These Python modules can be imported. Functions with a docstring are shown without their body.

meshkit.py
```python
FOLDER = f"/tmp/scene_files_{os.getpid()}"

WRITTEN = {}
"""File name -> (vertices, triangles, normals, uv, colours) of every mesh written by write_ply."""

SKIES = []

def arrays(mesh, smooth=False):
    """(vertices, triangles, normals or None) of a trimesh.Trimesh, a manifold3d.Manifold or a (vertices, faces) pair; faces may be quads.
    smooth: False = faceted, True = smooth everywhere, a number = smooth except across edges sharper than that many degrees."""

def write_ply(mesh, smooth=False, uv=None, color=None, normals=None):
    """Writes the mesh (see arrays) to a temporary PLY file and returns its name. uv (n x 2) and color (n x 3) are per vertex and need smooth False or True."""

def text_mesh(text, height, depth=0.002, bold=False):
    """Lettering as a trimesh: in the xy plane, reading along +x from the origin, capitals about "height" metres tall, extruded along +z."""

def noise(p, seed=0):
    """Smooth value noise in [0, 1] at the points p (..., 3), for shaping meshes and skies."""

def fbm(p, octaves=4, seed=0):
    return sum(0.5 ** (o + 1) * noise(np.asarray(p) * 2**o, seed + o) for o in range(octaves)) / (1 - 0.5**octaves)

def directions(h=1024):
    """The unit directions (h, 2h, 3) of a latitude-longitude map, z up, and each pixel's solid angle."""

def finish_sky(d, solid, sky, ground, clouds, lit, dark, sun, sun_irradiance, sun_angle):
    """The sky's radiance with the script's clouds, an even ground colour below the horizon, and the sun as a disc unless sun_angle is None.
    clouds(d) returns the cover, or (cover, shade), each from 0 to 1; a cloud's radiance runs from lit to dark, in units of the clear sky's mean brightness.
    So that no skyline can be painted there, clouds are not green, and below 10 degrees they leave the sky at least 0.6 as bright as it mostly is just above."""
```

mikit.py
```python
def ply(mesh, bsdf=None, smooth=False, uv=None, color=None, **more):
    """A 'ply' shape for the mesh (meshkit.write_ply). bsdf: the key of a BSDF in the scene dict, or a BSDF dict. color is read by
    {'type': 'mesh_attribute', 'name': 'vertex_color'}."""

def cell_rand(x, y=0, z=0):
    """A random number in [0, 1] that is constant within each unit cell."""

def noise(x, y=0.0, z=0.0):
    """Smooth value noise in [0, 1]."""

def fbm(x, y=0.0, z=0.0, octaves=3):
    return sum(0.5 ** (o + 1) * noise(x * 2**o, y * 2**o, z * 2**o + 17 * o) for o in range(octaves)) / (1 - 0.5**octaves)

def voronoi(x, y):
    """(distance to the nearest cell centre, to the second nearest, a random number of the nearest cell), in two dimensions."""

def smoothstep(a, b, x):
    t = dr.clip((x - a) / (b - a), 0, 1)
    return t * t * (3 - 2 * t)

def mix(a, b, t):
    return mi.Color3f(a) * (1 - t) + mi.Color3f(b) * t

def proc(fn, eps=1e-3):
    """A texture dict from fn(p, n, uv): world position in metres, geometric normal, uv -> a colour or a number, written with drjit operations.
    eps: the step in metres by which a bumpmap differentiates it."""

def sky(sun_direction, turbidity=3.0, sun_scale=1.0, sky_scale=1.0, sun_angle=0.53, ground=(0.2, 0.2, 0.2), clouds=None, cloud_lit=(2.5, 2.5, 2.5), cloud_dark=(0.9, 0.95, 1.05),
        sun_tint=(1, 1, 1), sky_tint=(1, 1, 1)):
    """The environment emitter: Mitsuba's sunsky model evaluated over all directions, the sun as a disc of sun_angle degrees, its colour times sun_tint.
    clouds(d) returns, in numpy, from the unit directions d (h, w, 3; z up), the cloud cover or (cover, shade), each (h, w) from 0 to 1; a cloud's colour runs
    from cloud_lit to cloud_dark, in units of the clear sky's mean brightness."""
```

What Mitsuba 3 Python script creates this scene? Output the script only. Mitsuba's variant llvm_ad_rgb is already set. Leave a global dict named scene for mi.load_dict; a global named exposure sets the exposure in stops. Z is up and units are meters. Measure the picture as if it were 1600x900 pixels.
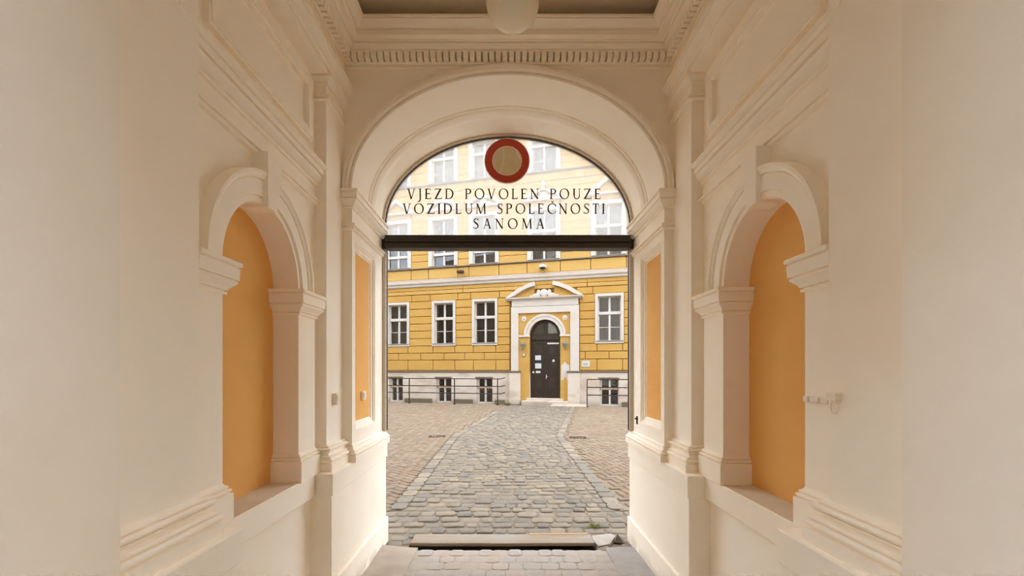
import math, random
import numpy as np
import trimesh
import mitsuba as mi
import drjit as dr
import manifold3d as m3
from shapely.geometry import Polygon, LineString, Point, MultiPoint
from shapely.ops import unary_union
from shapely import affinity
import mikit, meshkit
from mikit import noise, fbm, smoothstep, mix, cell_rand

T = mi.ScalarTransform4f
scene, labels = {}, {}
rng = random.Random(11)

# ------------------------------------------------------------------ camera, sky, exposure
FOCAL, VPX, VPY, EYE = 730.0, 791.0, 579.0, 1.7            # pixels of the 1600 x 900 frame
exposure = 4.27
scene['camera'] = {
    'type': 'perspective', 'fov': math.degrees(2 * math.atan(800 / FOCAL)), 'fov_axis': 'x',
    'principal_point_offset_x': (800 - VPX) / 1600.0, 'principal_point_offset_y': (450 - VPY) / 900.0,
    'near_clip': 0.05, 'far_clip': 500.0,
    'to_world': T().look_at(origin=[-0.015, 0, EYE], target=[-0.015, 10, EYE], up=[0, 0, 1]),
}


def cloud_cover(d):
    """A thin even overcast."""
    n = meshkit.fbm(d * np.array([3.0, 3.0, 6.0]) + 5.0, 4, 3)
    return np.clip(0.94 + 0.3 * (n - 0.5), 0, 1), np.clip(0.25 + 0.5 * (n - 0.5), 0, 1)


scene['sky'] = mikit.sky([0.35, 0.25, 0.9], turbidity=4.0, sun_scale=0.0, sky_scale=1.0, clouds=cloud_cover,
                         cloud_lit=(1.93, 2.10, 2.30), cloud_dark=(1.29, 1.40, 1.54), ground=(0.16, 0.155, 0.15))


# ------------------------------------------------------------------ materials
def rgb(c):
    return {'type': 'rgb', 'value': [float(x) for x in c]}


def lin(r, g, b):
    return tuple(((v / 255 + 0.055) / 1.055) ** 2.4 if v > 10.3 else v / 255 / 12.92 for v in (r, g, b))


def mottled(color, amount=0.10, scale=1.3, tint=(1.0, 0.96, 0.9), fine=14.0):
    c = tuple(float(x) for x in color)
    c2 = tuple(float(x * y * 0.93) for x, y in zip(color, tint))

    def fn(p, n, uv):
        a = fbm(p.x * scale + 3.1, p.y * scale, p.z * scale, 4)
        b = noise(p.x * fine, p.y * fine, p.z * fine)
        k = 1.0 + amount * (a - 0.5) * 2 + 0.25 * amount * (b - 0.5)
        return mix(c, c2, smoothstep(0.45, 0.8, a)) * k
    return mikit.proc(fn)


def matte(color, rough=0.85, spec=0.3, **more):
    return {'type': 'twosided', 'bsdf': {'type': 'principled', 'base_color': color if isinstance(color, dict) else rgb(color), 'roughness': rough, 'specular': spec, **more}}


def bumped(inner, fn, height, eps=2e-3):
    return {'type': 'twosided', 'bsdf': {'type': 'bumpmap', 'arbitrary': mikit.proc(fn, eps), 'scale': height, 'bsdf': inner['bsdf']}}


PLASTER = (0.902, 0.820, 0.690)
scene['plaster'] = matte(mottled(PLASTER, 0.035, 1.1), 0.8, 0.25)
scene['plaster_rough'] = bumped(matte(mottled((0.89, 0.805, 0.685), 0.06, 0.9), 0.85, 0.2),
                                lambda p, n, uv: fbm(p.x * 22, p.y * 22, p.z * 22, 3), 0.003)


def dado_color(p, n, uv):
    a = fbm(p.x * 2.1, p.y * 2.1 + 4, p.z * 1.3, 4)
    stain = smoothstep(0.52, 0.75, a) * smoothstep(0.9, 0.2, p.z)
    return mix(mix(PLASTER, (0.83, 0.73, 0.57), stain), (0.66, 0.58, 0.48), smoothstep(0.16, 0.0, p.z) * smoothstep(0.35, 0.6, fbm(p.x * 9, p.y * 9, p.z * 9, 3)))


scene['plaster_dado'] = matte(mikit.proc(dado_color), 0.85, 0.2)
scene['plaster_dusty'] = matte(mottled((0.60, 0.52, 0.41), 0.16, 3.0, (0.9, 0.88, 0.84)), 0.9, 0.1)
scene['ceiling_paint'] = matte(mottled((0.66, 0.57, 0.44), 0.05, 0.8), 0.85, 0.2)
scene['ochre'] = matte(mottled(lin(225, 170, 98), 0.06, 1.6, (1.0, 0.93, 0.85)), 0.85, 0.2)
scene['globe_glass'] = {'type': 'roughplastic', 'diffuse_reflectance': rgb((0.82, 0.71, 0.53)), 'alpha': 0.12}
scene['brass'] = {'type': 'roughconductor', 'material': 'Cu', 'alpha': 0.35}
scene['dark_wood'] = matte(mikit.proc(lambda p, n, uv: mix((0.020, 0.014, 0.009), (0.045, 0.030, 0.018), fbm(p.x * 3, p.y * 40, p.z * 60, 3))), 0.45, 0.4)
scene['frame_grey'] = matte(mottled((0.55, 0.455, 0.34), 0.12, 5.0), 0.5, 0.4)
scene['frame_dark'] = matte((0.05, 0.038, 0.028), 0.5, 0.4)
scene['sign_red'] = matte(mottled((0.43, 0.042, 0.016), 0.10, 7.0), 0.4, 0.4)
scene['sign_white'] = matte((0.85, 0.72, 0.60), 0.4, 0.4)
scene['sign_disc'] = matte(mottled((0.62, 0.49, 0.31), 0.07, 6.0), 0.35, 0.4)
scene['letter_brown'] = matte((0.075, 0.050, 0.028), 0.5, 0.3)
scene['switch_plastic'] = matte((0.78, 0.68, 0.53), 0.4, 0.4)
scene['black_iron'] = matte((0.020, 0.017, 0.015), 0.5, 0.4)
scene['dusty_glass'] = {'type': 'blendbsdf', 'weight': 0.40,
                        'bsdf_0': {'type': 'thindielectric', 'int_ior': 1.5},
                        'bsdf_1': {'type': 'principledthin', 'base_color': rgb((0.96, 0.92, 0.85)), 'roughness': 0.9, 'diff_trans': 2.0, 'spec_trans': 0.0}}
scene['pane_glass'] = {'type': 'thindielectric', 'int_ior': 1.55}


scene['street_paving'] = matte((0.10, 0.095, 0.088), 0.9, 0.1)
scene['yard_wall'] = matte((0.30, 0.24, 0.16), 0.9, 0.1)
scene['street_wall'] = matte((0.20, 0.17, 0.135), 0.9, 0.1)


# the building across the yard
def stucco_color(base, alt):
    def fn(p, n, uv):
        a = fbm(p.x * 0.55, p.y * 0.55, p.z * 0.9, 4)
        b = fbm(p.x * 6, p.y * 6, p.z * 3, 3)
        return mix(base, alt, smoothstep(0.35, 0.75, a) * 0.7 + 0.3 * b)
    return mikit.proc(fn)


scene['stucco_yellow'] = matte(stucco_color((0.49, 0.29, 0.080), (0.44, 0.24, 0.06)), 0.9, 0.15)
scene['stucco_yellow_pale'] = matte(stucco_color((0.51, 0.315, 0.097), (0.465, 0.27, 0.08)), 0.9, 0.15)
scene['stucco_joint'] = matte((0.20, 0.105, 0.026), 0.9, 0.1)
scene['trim_white'] = matte(mottled((0.54, 0.485, 0.425), 0.08, 1.4), 0.85, 0.2)
scene['trim_pink'] = matte(mottled((0.42, 0.34, 0.28), 0.12, 2.0), 0.85, 0.2)
scene['sill_metal'] = matte((0.17, 0.145, 0.12), 0.6, 0.3)
scene['plinth_stone'] = matte(mikit.proc(lambda p, n, uv: mix(mix((0.57, 0.49, 0.405), (0.49, 0.385, 0.30), smoothstep(0.45, 0.7, fbm(p.x * 1.3, p.y * 1.3, p.z * 2, 4))),
                                                               (0.28, 0.21, 0.15), smoothstep(0.35, 0.0, p.z) * 0.6)), 0.9, 0.15)
scene['ledge_dark'] = matte(mottled((0.16, 0.125, 0.085), 0.2, 3.0), 0.8, 0.2)
scene['window_paint'] = matte((0.54, 0.50, 0.45), 0.5, 0.3)
scene['weathered_wood'] = matte(mottled((0.42, 0.30, 0.20), 0.3, 9.0), 0.8, 0.2)
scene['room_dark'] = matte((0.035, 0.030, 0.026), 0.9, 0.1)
scene['curtain'] = matte(mikit.proc(lambda p, n, uv: mi.Color3f(0.085, 0.072, 0.06) * (0.55 + 0.6 * noise(p.x * 9, p.y * 9, p.z * 0.6))), 0.95, 0.1)
scene['door_wood'] = matte(mikit.proc(lambda p, n, uv: mix((0.020, 0.012, 0.008), (0.040, 0.024, 0.015), fbm(p.x * 30, p.y * 30, p.z * 3, 3))), 0.4, 0.4)
scene['paper'] = matte((0.50, 0.50, 0.49), 0.7, 0.2)
scene['lantern_green'] = matte((0.16, 0.17, 0.13), 0.5, 0.4)
scene['rust_iron'] = matte(mottled((0.050, 0.032, 0.024), 0.3, 12.0), 0.6, 0.3)

# paving
STONES = [(0.190, 0.158, 0.121), (0.222, 0.180, 0.133), (0.160, 0.137, 0.109), (0.245, 0.196, 0.141), (0.205, 0.166, 0.123), (0.175, 0.148, 0.117)]
for i, c in enumerate(STONES):
    scene['stone_%d' % i] = matte(mottled(c, 0.30, 11.0, (0.95, 0.92, 0.88), 60.0), 0.7, 0.3)
BRICKS = [(0.215, 0.150, 0.100), (0.205, 0.155, 0.108), (0.232, 0.172, 0.120), (0.190, 0.138, 0.096)]
for i, c in enumerate(BRICKS):
    scene['brick_%d' % i] = matte(mottled(c, 0.22, 8.0, (0.95, 0.93, 0.9), 50.0), 0.85, 0.2)
scene['sand'] = matte(mottled((0.215, 0.165, 0.118), 0.25, 9.0, (0.9, 0.88, 0.82), 70.0), 0.95, 0.1)
scene['sett'] = bumped(matte(mottled((0.40, 0.345, 0.295), 0.16, 7.0, (0.96, 0.92, 0.88), 60.0), 0.8, 0.25), lambda p, n, uv: fbm(p.x * 60, p.y * 60, p.z * 60, 2), 0.002)
scene['sett_pink'] = bumped(matte(mottled((0.42, 0.345, 0.285), 0.16, 7.0, (0.96, 0.92, 0.88), 60.0), 0.8, 0.25), lambda p, n, uv: fbm(p.x * 60, p.y * 60, p.z * 60, 2), 0.002)
scene['sett_joint'] = matte(mottled((0.40, 0.345, 0.285), 0.2, 8.0, (0.9, 0.88, 0.84), 60.0), 0.95, 0.1)
scene['concrete'] = bumped(matte(mottled((0.42, 0.345, 0.27), 0.25, 4.0, (0.86, 0.85, 0.86), 50.0), 0.85, 0.2), lambda p, n, uv: fbm(p.x * 30, p.y * 30, p.z * 30, 3), 0.006)
scene['slab_grey'] = bumped(matte(mottled((0.36, 0.325, 0.29), 0.25, 5.0, (0.86, 0.85, 0.86), 50.0), 0.8, 0.25), lambda p, n, uv: fbm(p.x * 30, p.y * 30, p.z * 30, 3), 0.006)
scene['slab_white'] = matte(mottled((0.40, 0.35, 0.295), 0.15, 9.0), 0.8, 0.2)


def plank_color(p, n, uv):
    g = fbm(p.x * 3, p.y * 38, p.z * 30, 4)
    s = smoothstep(0.35, 0.75, fbm(p.x * 2.2 + 8, p.y * 4, 0.0, 3))
    return mix(mix((0.36, 0.285, 0.21), (0.24, 0.18, 0.125), g), (0.31, 0.265, 0.22), s)


scene['old_plank'] = matte(mikit.proc(plank_color), 0.85, 0.2)
scene['fresh_wood'] = matte(mikit.proc(lambda p, n, uv: mix((0.42, 0.28, 0.145), (0.32, 0.205, 0.105), fbm(p.x * 3, p.y * 60, p.z * 60, 3))), 0.8, 0.2)
scene['black_gap'] = matte((0.05, 0.04, 0.03), 0.95, 0.05)
scene['leaf_green'] = {'type': 'principledthin', 'base_color': rgb((0.17, 0.165, 0.04)), 'roughness': 0.6, 'diff_trans': 0.7}


# ------------------------------------------------------------------ mesh helpers
def fixed(m):
    if m.volume < 0:
        m.invert()
    return m


def mesh(v, f):
    m = trimesh.Trimesh(np.asarray(v, float), np.asarray(f, int), process=False)
    return m


def cat(*ms):
    return trimesh.util.concatenate(list(ms))


def box(x0, x1, y0, y1, z0, z1, b=0.0):
    x0, x1 = min(x0, x1), max(x0, x1)
    y0, y1 = min(y0, y1), max(y0, y1)
    z0, z1 = min(z0, z1), max(z0, z1)
    if b <= 0:
        return trimesh.creation.box(bounds=[[x0, y0, z0], [x1, y1, z1]])
    b = min(b, (x1 - x0) / 2.2, (y1 - y0) / 2.2, (z1 - z0) / 2.2)
    pts = []
    for x, sx in ((x0, 1), (x1, -1)):
        for y, sy in ((y0, 1), (y1, -1)):
            for z, sz in ((z0, 1), (z1, -1)):
                pts += [(x, y + sy * b, z + sz * b), (x + sx * b, y, z + sz * b), (x + sx * b, y + sy * b, z)]
    return trimesh.convex.convex_hull(np.array(pts))


def prism(pts, a0, a1, plane):
    """The polygon pts in the given plane ('xz', 'yz', 'xy'), extruded along the third axis from a0 to a1."""
    poly = pts if isinstance(pts, Polygon) else Polygon(pts)
    m = trimesh.creation.extrude_polygon(poly, a1 - a0, engine='earcut')
    v = m.vertices.copy()
    p, q, r = v[:, 0], v[:, 1], v[:, 2] + a0
    m.vertices = {'xz': np.c_[p, r, q], 'yz': np.c_[r, p, q], 'xy': np.c_[p, q, r]}[plane]
    return fixed(m)


def loft(rings, closed=True, caps=True):
    """Rings of equal length, joined one to the next; caps close the first and last with fans."""
    n = len(rings[0])
    v = np.vstack(rings)
    f = []
    for i in range(len(rings) - 1):
        for j in range(n if closed else n - 1):
            a, b = i * n + j, i * n + (j + 1) % n
            f += [(a, b, b + n), (a, b + n, a + n)]
    if caps:
        for k in range(1, n - 1):
            f += [(0, k + 1, k), ((len(rings) - 1) * n, (len(rings) - 1) * n + k, (len(rings) - 1) * n + k + 1)]
    return fixed(mesh(v, f))


def stack(xb, xf, y0, y1, prof, sy0=1, sy1=1):
    """A capital or base on a wall: the back at xb, the front at xf; the profile's (projection, height) grows the front and the chosen ends."""
    s = 1 if xf > xb else -1
    rings = []
    for p, z in prof:
        a, b, c, d = xb, xf + s * p, y0 - p * sy0, y1 + p * sy1
        rings.append(np.array([[a, c, z], [b, c, z], [b, d, z], [a, d, z]]))
    m = loft(rings)
    return m


def sweep(path, prof_pts, closed=False):
    """path: list of functions-free frames (origin, e1, e2); prof_pts (a, b) sits at origin + a e1 + b e2; the profile is a closed loop."""
    rings = [np.array([o + a * e1 + b * e2 for a, b in prof_pts]) for o, e1, e2 in path]
    n = len(prof_pts)
    v = np.vstack(rings)
    f = []
    for i in range(len(rings) - 1):
        for j in range(n):
            a, b = i * n + j, i * n + (j + 1) % n
            f += [(a, b, b + n), (a, b + n, a + n)]
    tri = trimesh.creation.triangulate_polygon(Polygon(prof_pts), engine='earcut')
    tv, tf = tri
    # the end caps use the polygon's own corners
    idx = [int(np.argmin([(p[0] - q[0]) ** 2 + (p[1] - q[1]) ** 2 for q in prof_pts])) for p in tv]
    last = (len(rings) - 1) * n
    for t in tf:
        a, b, c = (idx[k] for k in t)
        f += [(a, c, b), (last + a, last + b, last + c)]
    return fixed(mesh(v, f))


def cyl(p0, p1, r, n=12, r1=None):
    p0, p1 = np.array(p0, float), np.array(p1, float)
    d = (p1 - p0) / np.linalg.norm(p1 - p0)
    a = np.cross(d, [0, 0, 1] if abs(d[2]) < 0.9 else [1, 0, 0])
    a /= np.linalg.norm(a)
    b = np.cross(d, a)
    t = np.arange(n) * 2 * np.pi / n
    c = np.cos(t)[:, None] * a + np.sin(t)[:, None] * b
    return loft([p0 + c * r, p1 + c * (r if r1 is None else r1)])


def lathe(prof, n=32, center=(0, 0, 0)):
    t = np.arange(n) * 2 * np.pi / n
    rings = [np.c_[np.cos(t) * r, np.sin(t) * r, np.full(n, z)] + np.array(center) for r, z in prof]
    return loft(rings)


def ball(c, r, sub=2, scale=(1, 1, 1)):
    m = trimesh.creation.icosphere(subdivisions=sub, radius=r)
    m.vertices = m.vertices * np.array(scale) + np.array(c)
    return m


def boolean(a, *cut):
    def man(m):
        return m3.Manifold(m3.Mesh(np.asarray(m.vertices, np.float32), np.asarray(m.faces, np.uint32)))
    r = man(a)
    for c in cut:
        r = r - man(c)
    o = r.to_mesh()
    return trimesh.Trimesh(np.asarray(o.vert_properties)[:, :3], np.asarray(o.tri_verts), process=False)


def mirrored(m):
    m = m.copy()
    m.vertices = m.vertices * np.array([-1.0, 1, 1])
    m.invert()
    return m


def numbered(key):
    if key not in scene and key not in labels and key not in used:
        used.add(key)
        return key
    k = 1
    while '%s_%03d' % (key, k) in used:
        k += 1
    key = '%s_%03d' % (key, k)
    used.add(key)
    return key


used = set()


def add(name, m, mat, parent=None, label=None, category=None, group=None, kind=None, smooth=False):
    key = numbered(name if parent is None else parent + '__' + name)
    scene[key] = m if isinstance(m, dict) else mikit.ply(m, mat, smooth=smooth)
    tag(key, label, category, group, kind)
    return key


def tag(key, label=None, category=None, group=None, kind=None):
    d = {k: v for k, v in (('label', label), ('category', category), ('group', group), ('kind', kind)) if v}
    if d:
        labels[key] = {**labels.get(key, {}), **d}


def thing(name, label, category, group=None):
    key = numbered(name)
    tag(key, label, category, group)
    return key


# ------------------------------------------------------------------ the passage
Y_NEAR, Y_FAR, Y_OUT = 1.476, 3.695, 4.69      # inner face of the near arch wall, inner face of the far arch wall, its yard face
XW, XF = 1.395, 1.295                          # niche wall, frieze under the cornice
XJ = 1.235                                     # arch jambs
Z_ENT, Z_CEIL = 3.80, 4.46
SPRING, RISE = 3.127, 0.905


def ellipse(a, b, n=64):
    t = np.linspace(0, np.pi, n)
    return np.c_[a * np.cos(t), SPRING + b * np.sin(t)]


# base and capital profiles: (projection, height)
BASE = [(0.064, .98), (0.064, 1.040), (0.050, 1.042), (0.050, 1.047), (0.058, 1.050), (0.065, 1.058), (0.065, 1.066), (0.058, 1.074), (0.050, 1.077), (0.044, 1.077), (0.044, 1.083), (0.052, 1.083), (0.052, 1.089), (0.034, 1.093), (0.026, 1.100),
        (0.024, 1.108), (0.030, 1.114), (0.040, 1.118), (0.040, 1.123), (0.032, 1.123), (0.032, 1.127), (0.042, 1.129), (0.047, 1.135), (0.047, 1.141), (0.040, 1.147), (0.026, 1.149), (0.020, 1.149), (0.020, 1.153), (0.028, 1.153), (0.028, 1.159), (0.012, 1.164), (0, 1.172)]
BASE_LOW = [(0.045, .98), (0.045, 1.030), (0.032, 1.031), (0.032, 1.036), (0.044, 1.039), (0.048, 1.046), (0.044, 1.054), (0.032, 1.057), (0.024, 1.057), (0.024, 1.062), (0.032, 1.062), (0.032, 1.068), (0.016, 1.078), (0.010, 1.090), (0.010, 1.096), (0.016, 1.096), (0.016, 1.102), (0, 1.112)]
BASE_NICHE = [(0.034, .98), (0.034, 1.113), (0.016, 1.114), (0.016, 1.119), (0.026, 1.120), (0.029, 1.127), (0.026, 1.134), (0.014, 1.136), (0.010, 1.136), (0.010, 1.141), (0.018, 1.141), (0.018, 1.148), (0.004, 1.158), (0, 1.168)]
CAP_NICHE = [(0, 2.060), (0.014, 2.062), (0.014, 2.074), (0.004, 2.075), (0.004, 2.080), (0.016, 2.082), (0.022, 2.094), (0.036, 2.108), (0.046, 2.118), (0.046, 2.128), (0.038, 2.128), (0.038, 2.134), (0.052, 2.134), (0.054, 2.190), (0.046, 2.190), (0.046, 2.195), (0.062, 2.200), (0.062, 2.218), (0.056, 2.222)]
CAP_PIL = [(0, 3.628), (0.014, 3.632), (0.022, 3.640), (0.022, 3.646), (0.014, 3.646), (0.014, 3.650), (0.028, 3.652), (0.028, 3.668), (0.0, 3.676), (0.0, 3.752), (0.014, 3.754), (0.014, 3.760), (0.006, 3.760), (0.006, 3.764), (0.030, 3.776), (0.046, 3.788), (0.046, 3.792), (0.040, 3.792), (0.040, 3.795), (0.054, 3.796), (0.054, 3.806)]
IMPOST = [(0, 2.812), (0.012, 2.816), (0.022, 2.826), (0.022, 2.834), (0.014, 2.834), (0.014, 2.839), (0.030, 2.841), (0.030, 2.860), (0.0, 2.870), (0.0, 2.984), (0.016, 2.986), (0.016, 2.994), (0.008, 2.994), (0.008, 2.998), (0.024, 3.008), (0.042, 3.028), (0.048, 3.042), (0.048, 3.048), (0.040, 3.048),
          (0.040, 3.053), (0.054, 3.053), (0.056, 3.092), (0.048, 3.092), (0.048, 3.097), (0.064, 3.102), (0.064, 3.117), (0.056, 3.122)]
STRING = [(-.03, 2.885), (0, 2.885), (.022, 2.888), (.030, 2.896), (.030, 2.901), (.022, 2.901), (.022, 2.905), (.040, 2.906), (.040, 2.918), (.008, 2.922), (.008, 3.022), (.026, 3.024), (.026, 3.036), (.016, 3.036), (.016, 3.041), (.036, 3.052), (.052, 3.070), (.058, 3.086), (.058, 3.092), (.046, 3.092), (.046, 3.098),
          (.070, 3.098), (.070, 3.130), (.060, 3.130), (.060, 3.135), (.078, 3.140), (.090, 3.150), (.090, 3.166), (.02, 3.19), (-.03, 3.19)]
ARCHI = [(-.1, 3.80), (-.01, 3.80), (.012, 3.806), (.012, 3.826), (.002, 3.826), (.002, 3.831), (.026, 3.834), (.028, 3.856), (.018, 3.856), (.018, 3.860), (.044, 3.872), (.066, 3.884), (.070, 3.890), (.070, 3.895), (.062, 3.895), (.062, 3.899), (.082, 3.900), (.082, 3.916), (.06, 3.926), (-.1, 3.935)]


def side(s, name, dy, word):
    """One side wall: s = -1 left, +1 right; dy shifts the niche along the passage. Built as the left wall, mirrored for the right."""
    def put(nm, m, mat='plaster', parent=None, **k):
        m = m if s < 0 else mirrored(m)
        return add(nm, m, mat, parent or wall, **k)

    yc, r = 2.6 + dy, 0.405
    niche = prism([(yc - r, 0.98), (yc + r, 0.98)] + [(yc + r * math.cos(a), 2.22 + r * math.sin(a)) for a in np.linspace(0, math.pi, 40)], -1.54, -1.30, 'yz')
    body = boolean(box(-2.1, -XW, 1.2, 3.8, 0.9, Z_ENT + 0.05), niche)
    wall = numbered(name)
    scene[wall] = mikit.ply(body if s < 0 else mirrored(body), 'plaster', smooth=25)
    tag(wall, 'cream plaster side wall of the passage on the %s with an arched ochre niche' % word, kind='structure')
    put('frieze', box(-2.1, -XF, 1.2, 3.8, Z_ENT + 0.02, Z_CEIL + 0.3))
    put('dado', box(-2.1, -1.37, 2.0, 3.3, -0.05, 0.86), 'plaster_dado')
    put('sill', box(-1.60, -1.332, 2.10, 3.21, 0.83, 0.98, 0.006), 'plaster', label='plain projecting sill under the niche')
    put('sill_dust', box(-1.535, -1.345, yc - r, yc + r, 0.975, 0.983), 'plaster_dusty', label='dusty worn top of the niche sill')
    put('niche_panel', prism([(yc - r - .03, 0.97), (yc + r + .03, 0.97)] + [(yc + (r + .03) * math.cos(a), 2.22 + (r + .03) * math.sin(a)) for a in np.linspace(0, math.pi, 40)], -1.60, -1.525, 'yz'), 'ochre',
        label='ochre painted back of the niche')
    for y0, y1, a, b in ((yc + r, 3.272 + dy * .6, 1, 0), (1.967 - (0.05 if s > 0 else 0), yc - r, 0, 1)):
        j = put('niche_jamb', box(-1.60, -1.36, y0, y1, 0.98, 2.22))
        put('capital', stack(-1.56, -1.36, y0, y1, CAP_NICHE, a, 1 if a else b), parent=j, smooth=20)
        put('base', stack(-1.56, -1.36, y0, y1, BASE_NICHE, a, 0.6 if a else b), parent=j, smooth=20)
    prof = [(0.405, -0.06), (0.405, 0.034), (0.434, 0.034), (0.435, 0.028), (0.439, 0.028), (0.440, 0.048), (0.522, 0.048), (0.523, 0.040), (0.527, 0.040), (0.528, 0.053), (0.538, 0.056), (0.545, 0.062), (0.550, 0.062), (0.551, 0.070), (0.568, 0.070), (0.568, -0.06)]
    path = []
    for a in np.linspace(0, math.pi, 57):
        e = np.array([0, math.cos(a), math.sin(a)])
        path.append((np.array([-XW, yc, 2.22]), e, np.array([1.0, 0, 0])))
    put('archivolt', sweep(path, prof), smooth=25, label='moulded round arch band over the niche')
    kz0, kz1 = 2.605, 2.895
    kc = yc + 0.012
    key = [np.array([[-1.46, kc - h, z], [x, kc - h, z], [x, kc + h, z], [-1.46, kc + h, z]]) for h, x, z in ((0.050, -1.330, kz0), (0.086, -1.312, kz1))]
    put('keystone', loft(key), label='wedge shaped keystone at the top of the niche arch')
    # pilasters beside the niche, their pedestals
    for y0, y1, xf, sy0, sy1, py0, py1 in ((3.35 + dy * .25, 3.70, -1.308, 1, 0, 3.215 + dy, Y_OUT + 0.02), (1.30, 1.97 - (0.05 if s > 0 else 0), -1.308, 0, 1, 1.478, 2.12)):
        p = put('pilaster', box(-1.5, xf, y0, y1, 0.98, 3.81, 0.004))
        put('capital', stack(-1.5, xf, y0, y1, CAP_PIL, sy0, sy1), parent=p, smooth=20)
        put('base', stack(-1.5, xf, y0, y1, BASE, sy0, sy1), parent=p, smooth=20)
        q = put('pedestal', box(-1.6, -1.226, py0, py1, -0.05, 0.84, 0.005), 'plaster_dado')
        put('cap_band', box(-1.6, -1.214, py0 - .008, py1 + .01, 0.832, 0.985, 0.006), parent=q)
    put('string_course', prism([(-XW + p, z) for p, z in STRING], 1.85, 3.40, 'xz'), smooth=20, label='moulded string course above the niche')
    y0, y1 = 2.10 + dy, 3.25 + dy * .5
    fr = Polygon([(y0, 3.285), (y1, 3.285), (y1, 3.735), (y0, 3.735)], [[(y0 + .115, 3.368), (y1 - .085, 3.368), (y1 - .085, 3.648), (y0 + .115, 3.648)]])
    f = put('attic_frame', prism(fr, -1.45, -1.365, 'yz'), label='raised frame around a sunk panel under the ceiling cornice')
    fr2 = Polygon([(y0 + .018, 3.30), (y1 - .018, 3.30), (y1 - .018, 3.72), (y0 + .018, 3.72)], [[(y0 + .10, 3.355), (y1 - .072, 3.355), (y1 - .072, 3.661), (y0 + .10, 3.661)]])
    put('inner_bead', prism(fr2, -1.40, -1.359, 'yz'), parent=f)
    put('architrave', prism([(-XF + p, z) for p, z in ARCHI], 1.40, 3.71, 'xz'), smooth=20, label='moulded architrave band carried by the pilasters')
    return wall


wall_left = side(-1, 'wall_left', 0.02, 'left')
wall_right = side(1, 'wall_right', -0.045, 'right')


def skirt(s):
    m = cat(box(-1.30, -1.206, 3.19, Y_OUT + .03, -0.05, 0.233, 0.006), box(-1.40, -1.352, 2.1, 3.20, -0.05, 0.10, 0.004))
    return m if s < 0 else mirrored(m)


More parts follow.
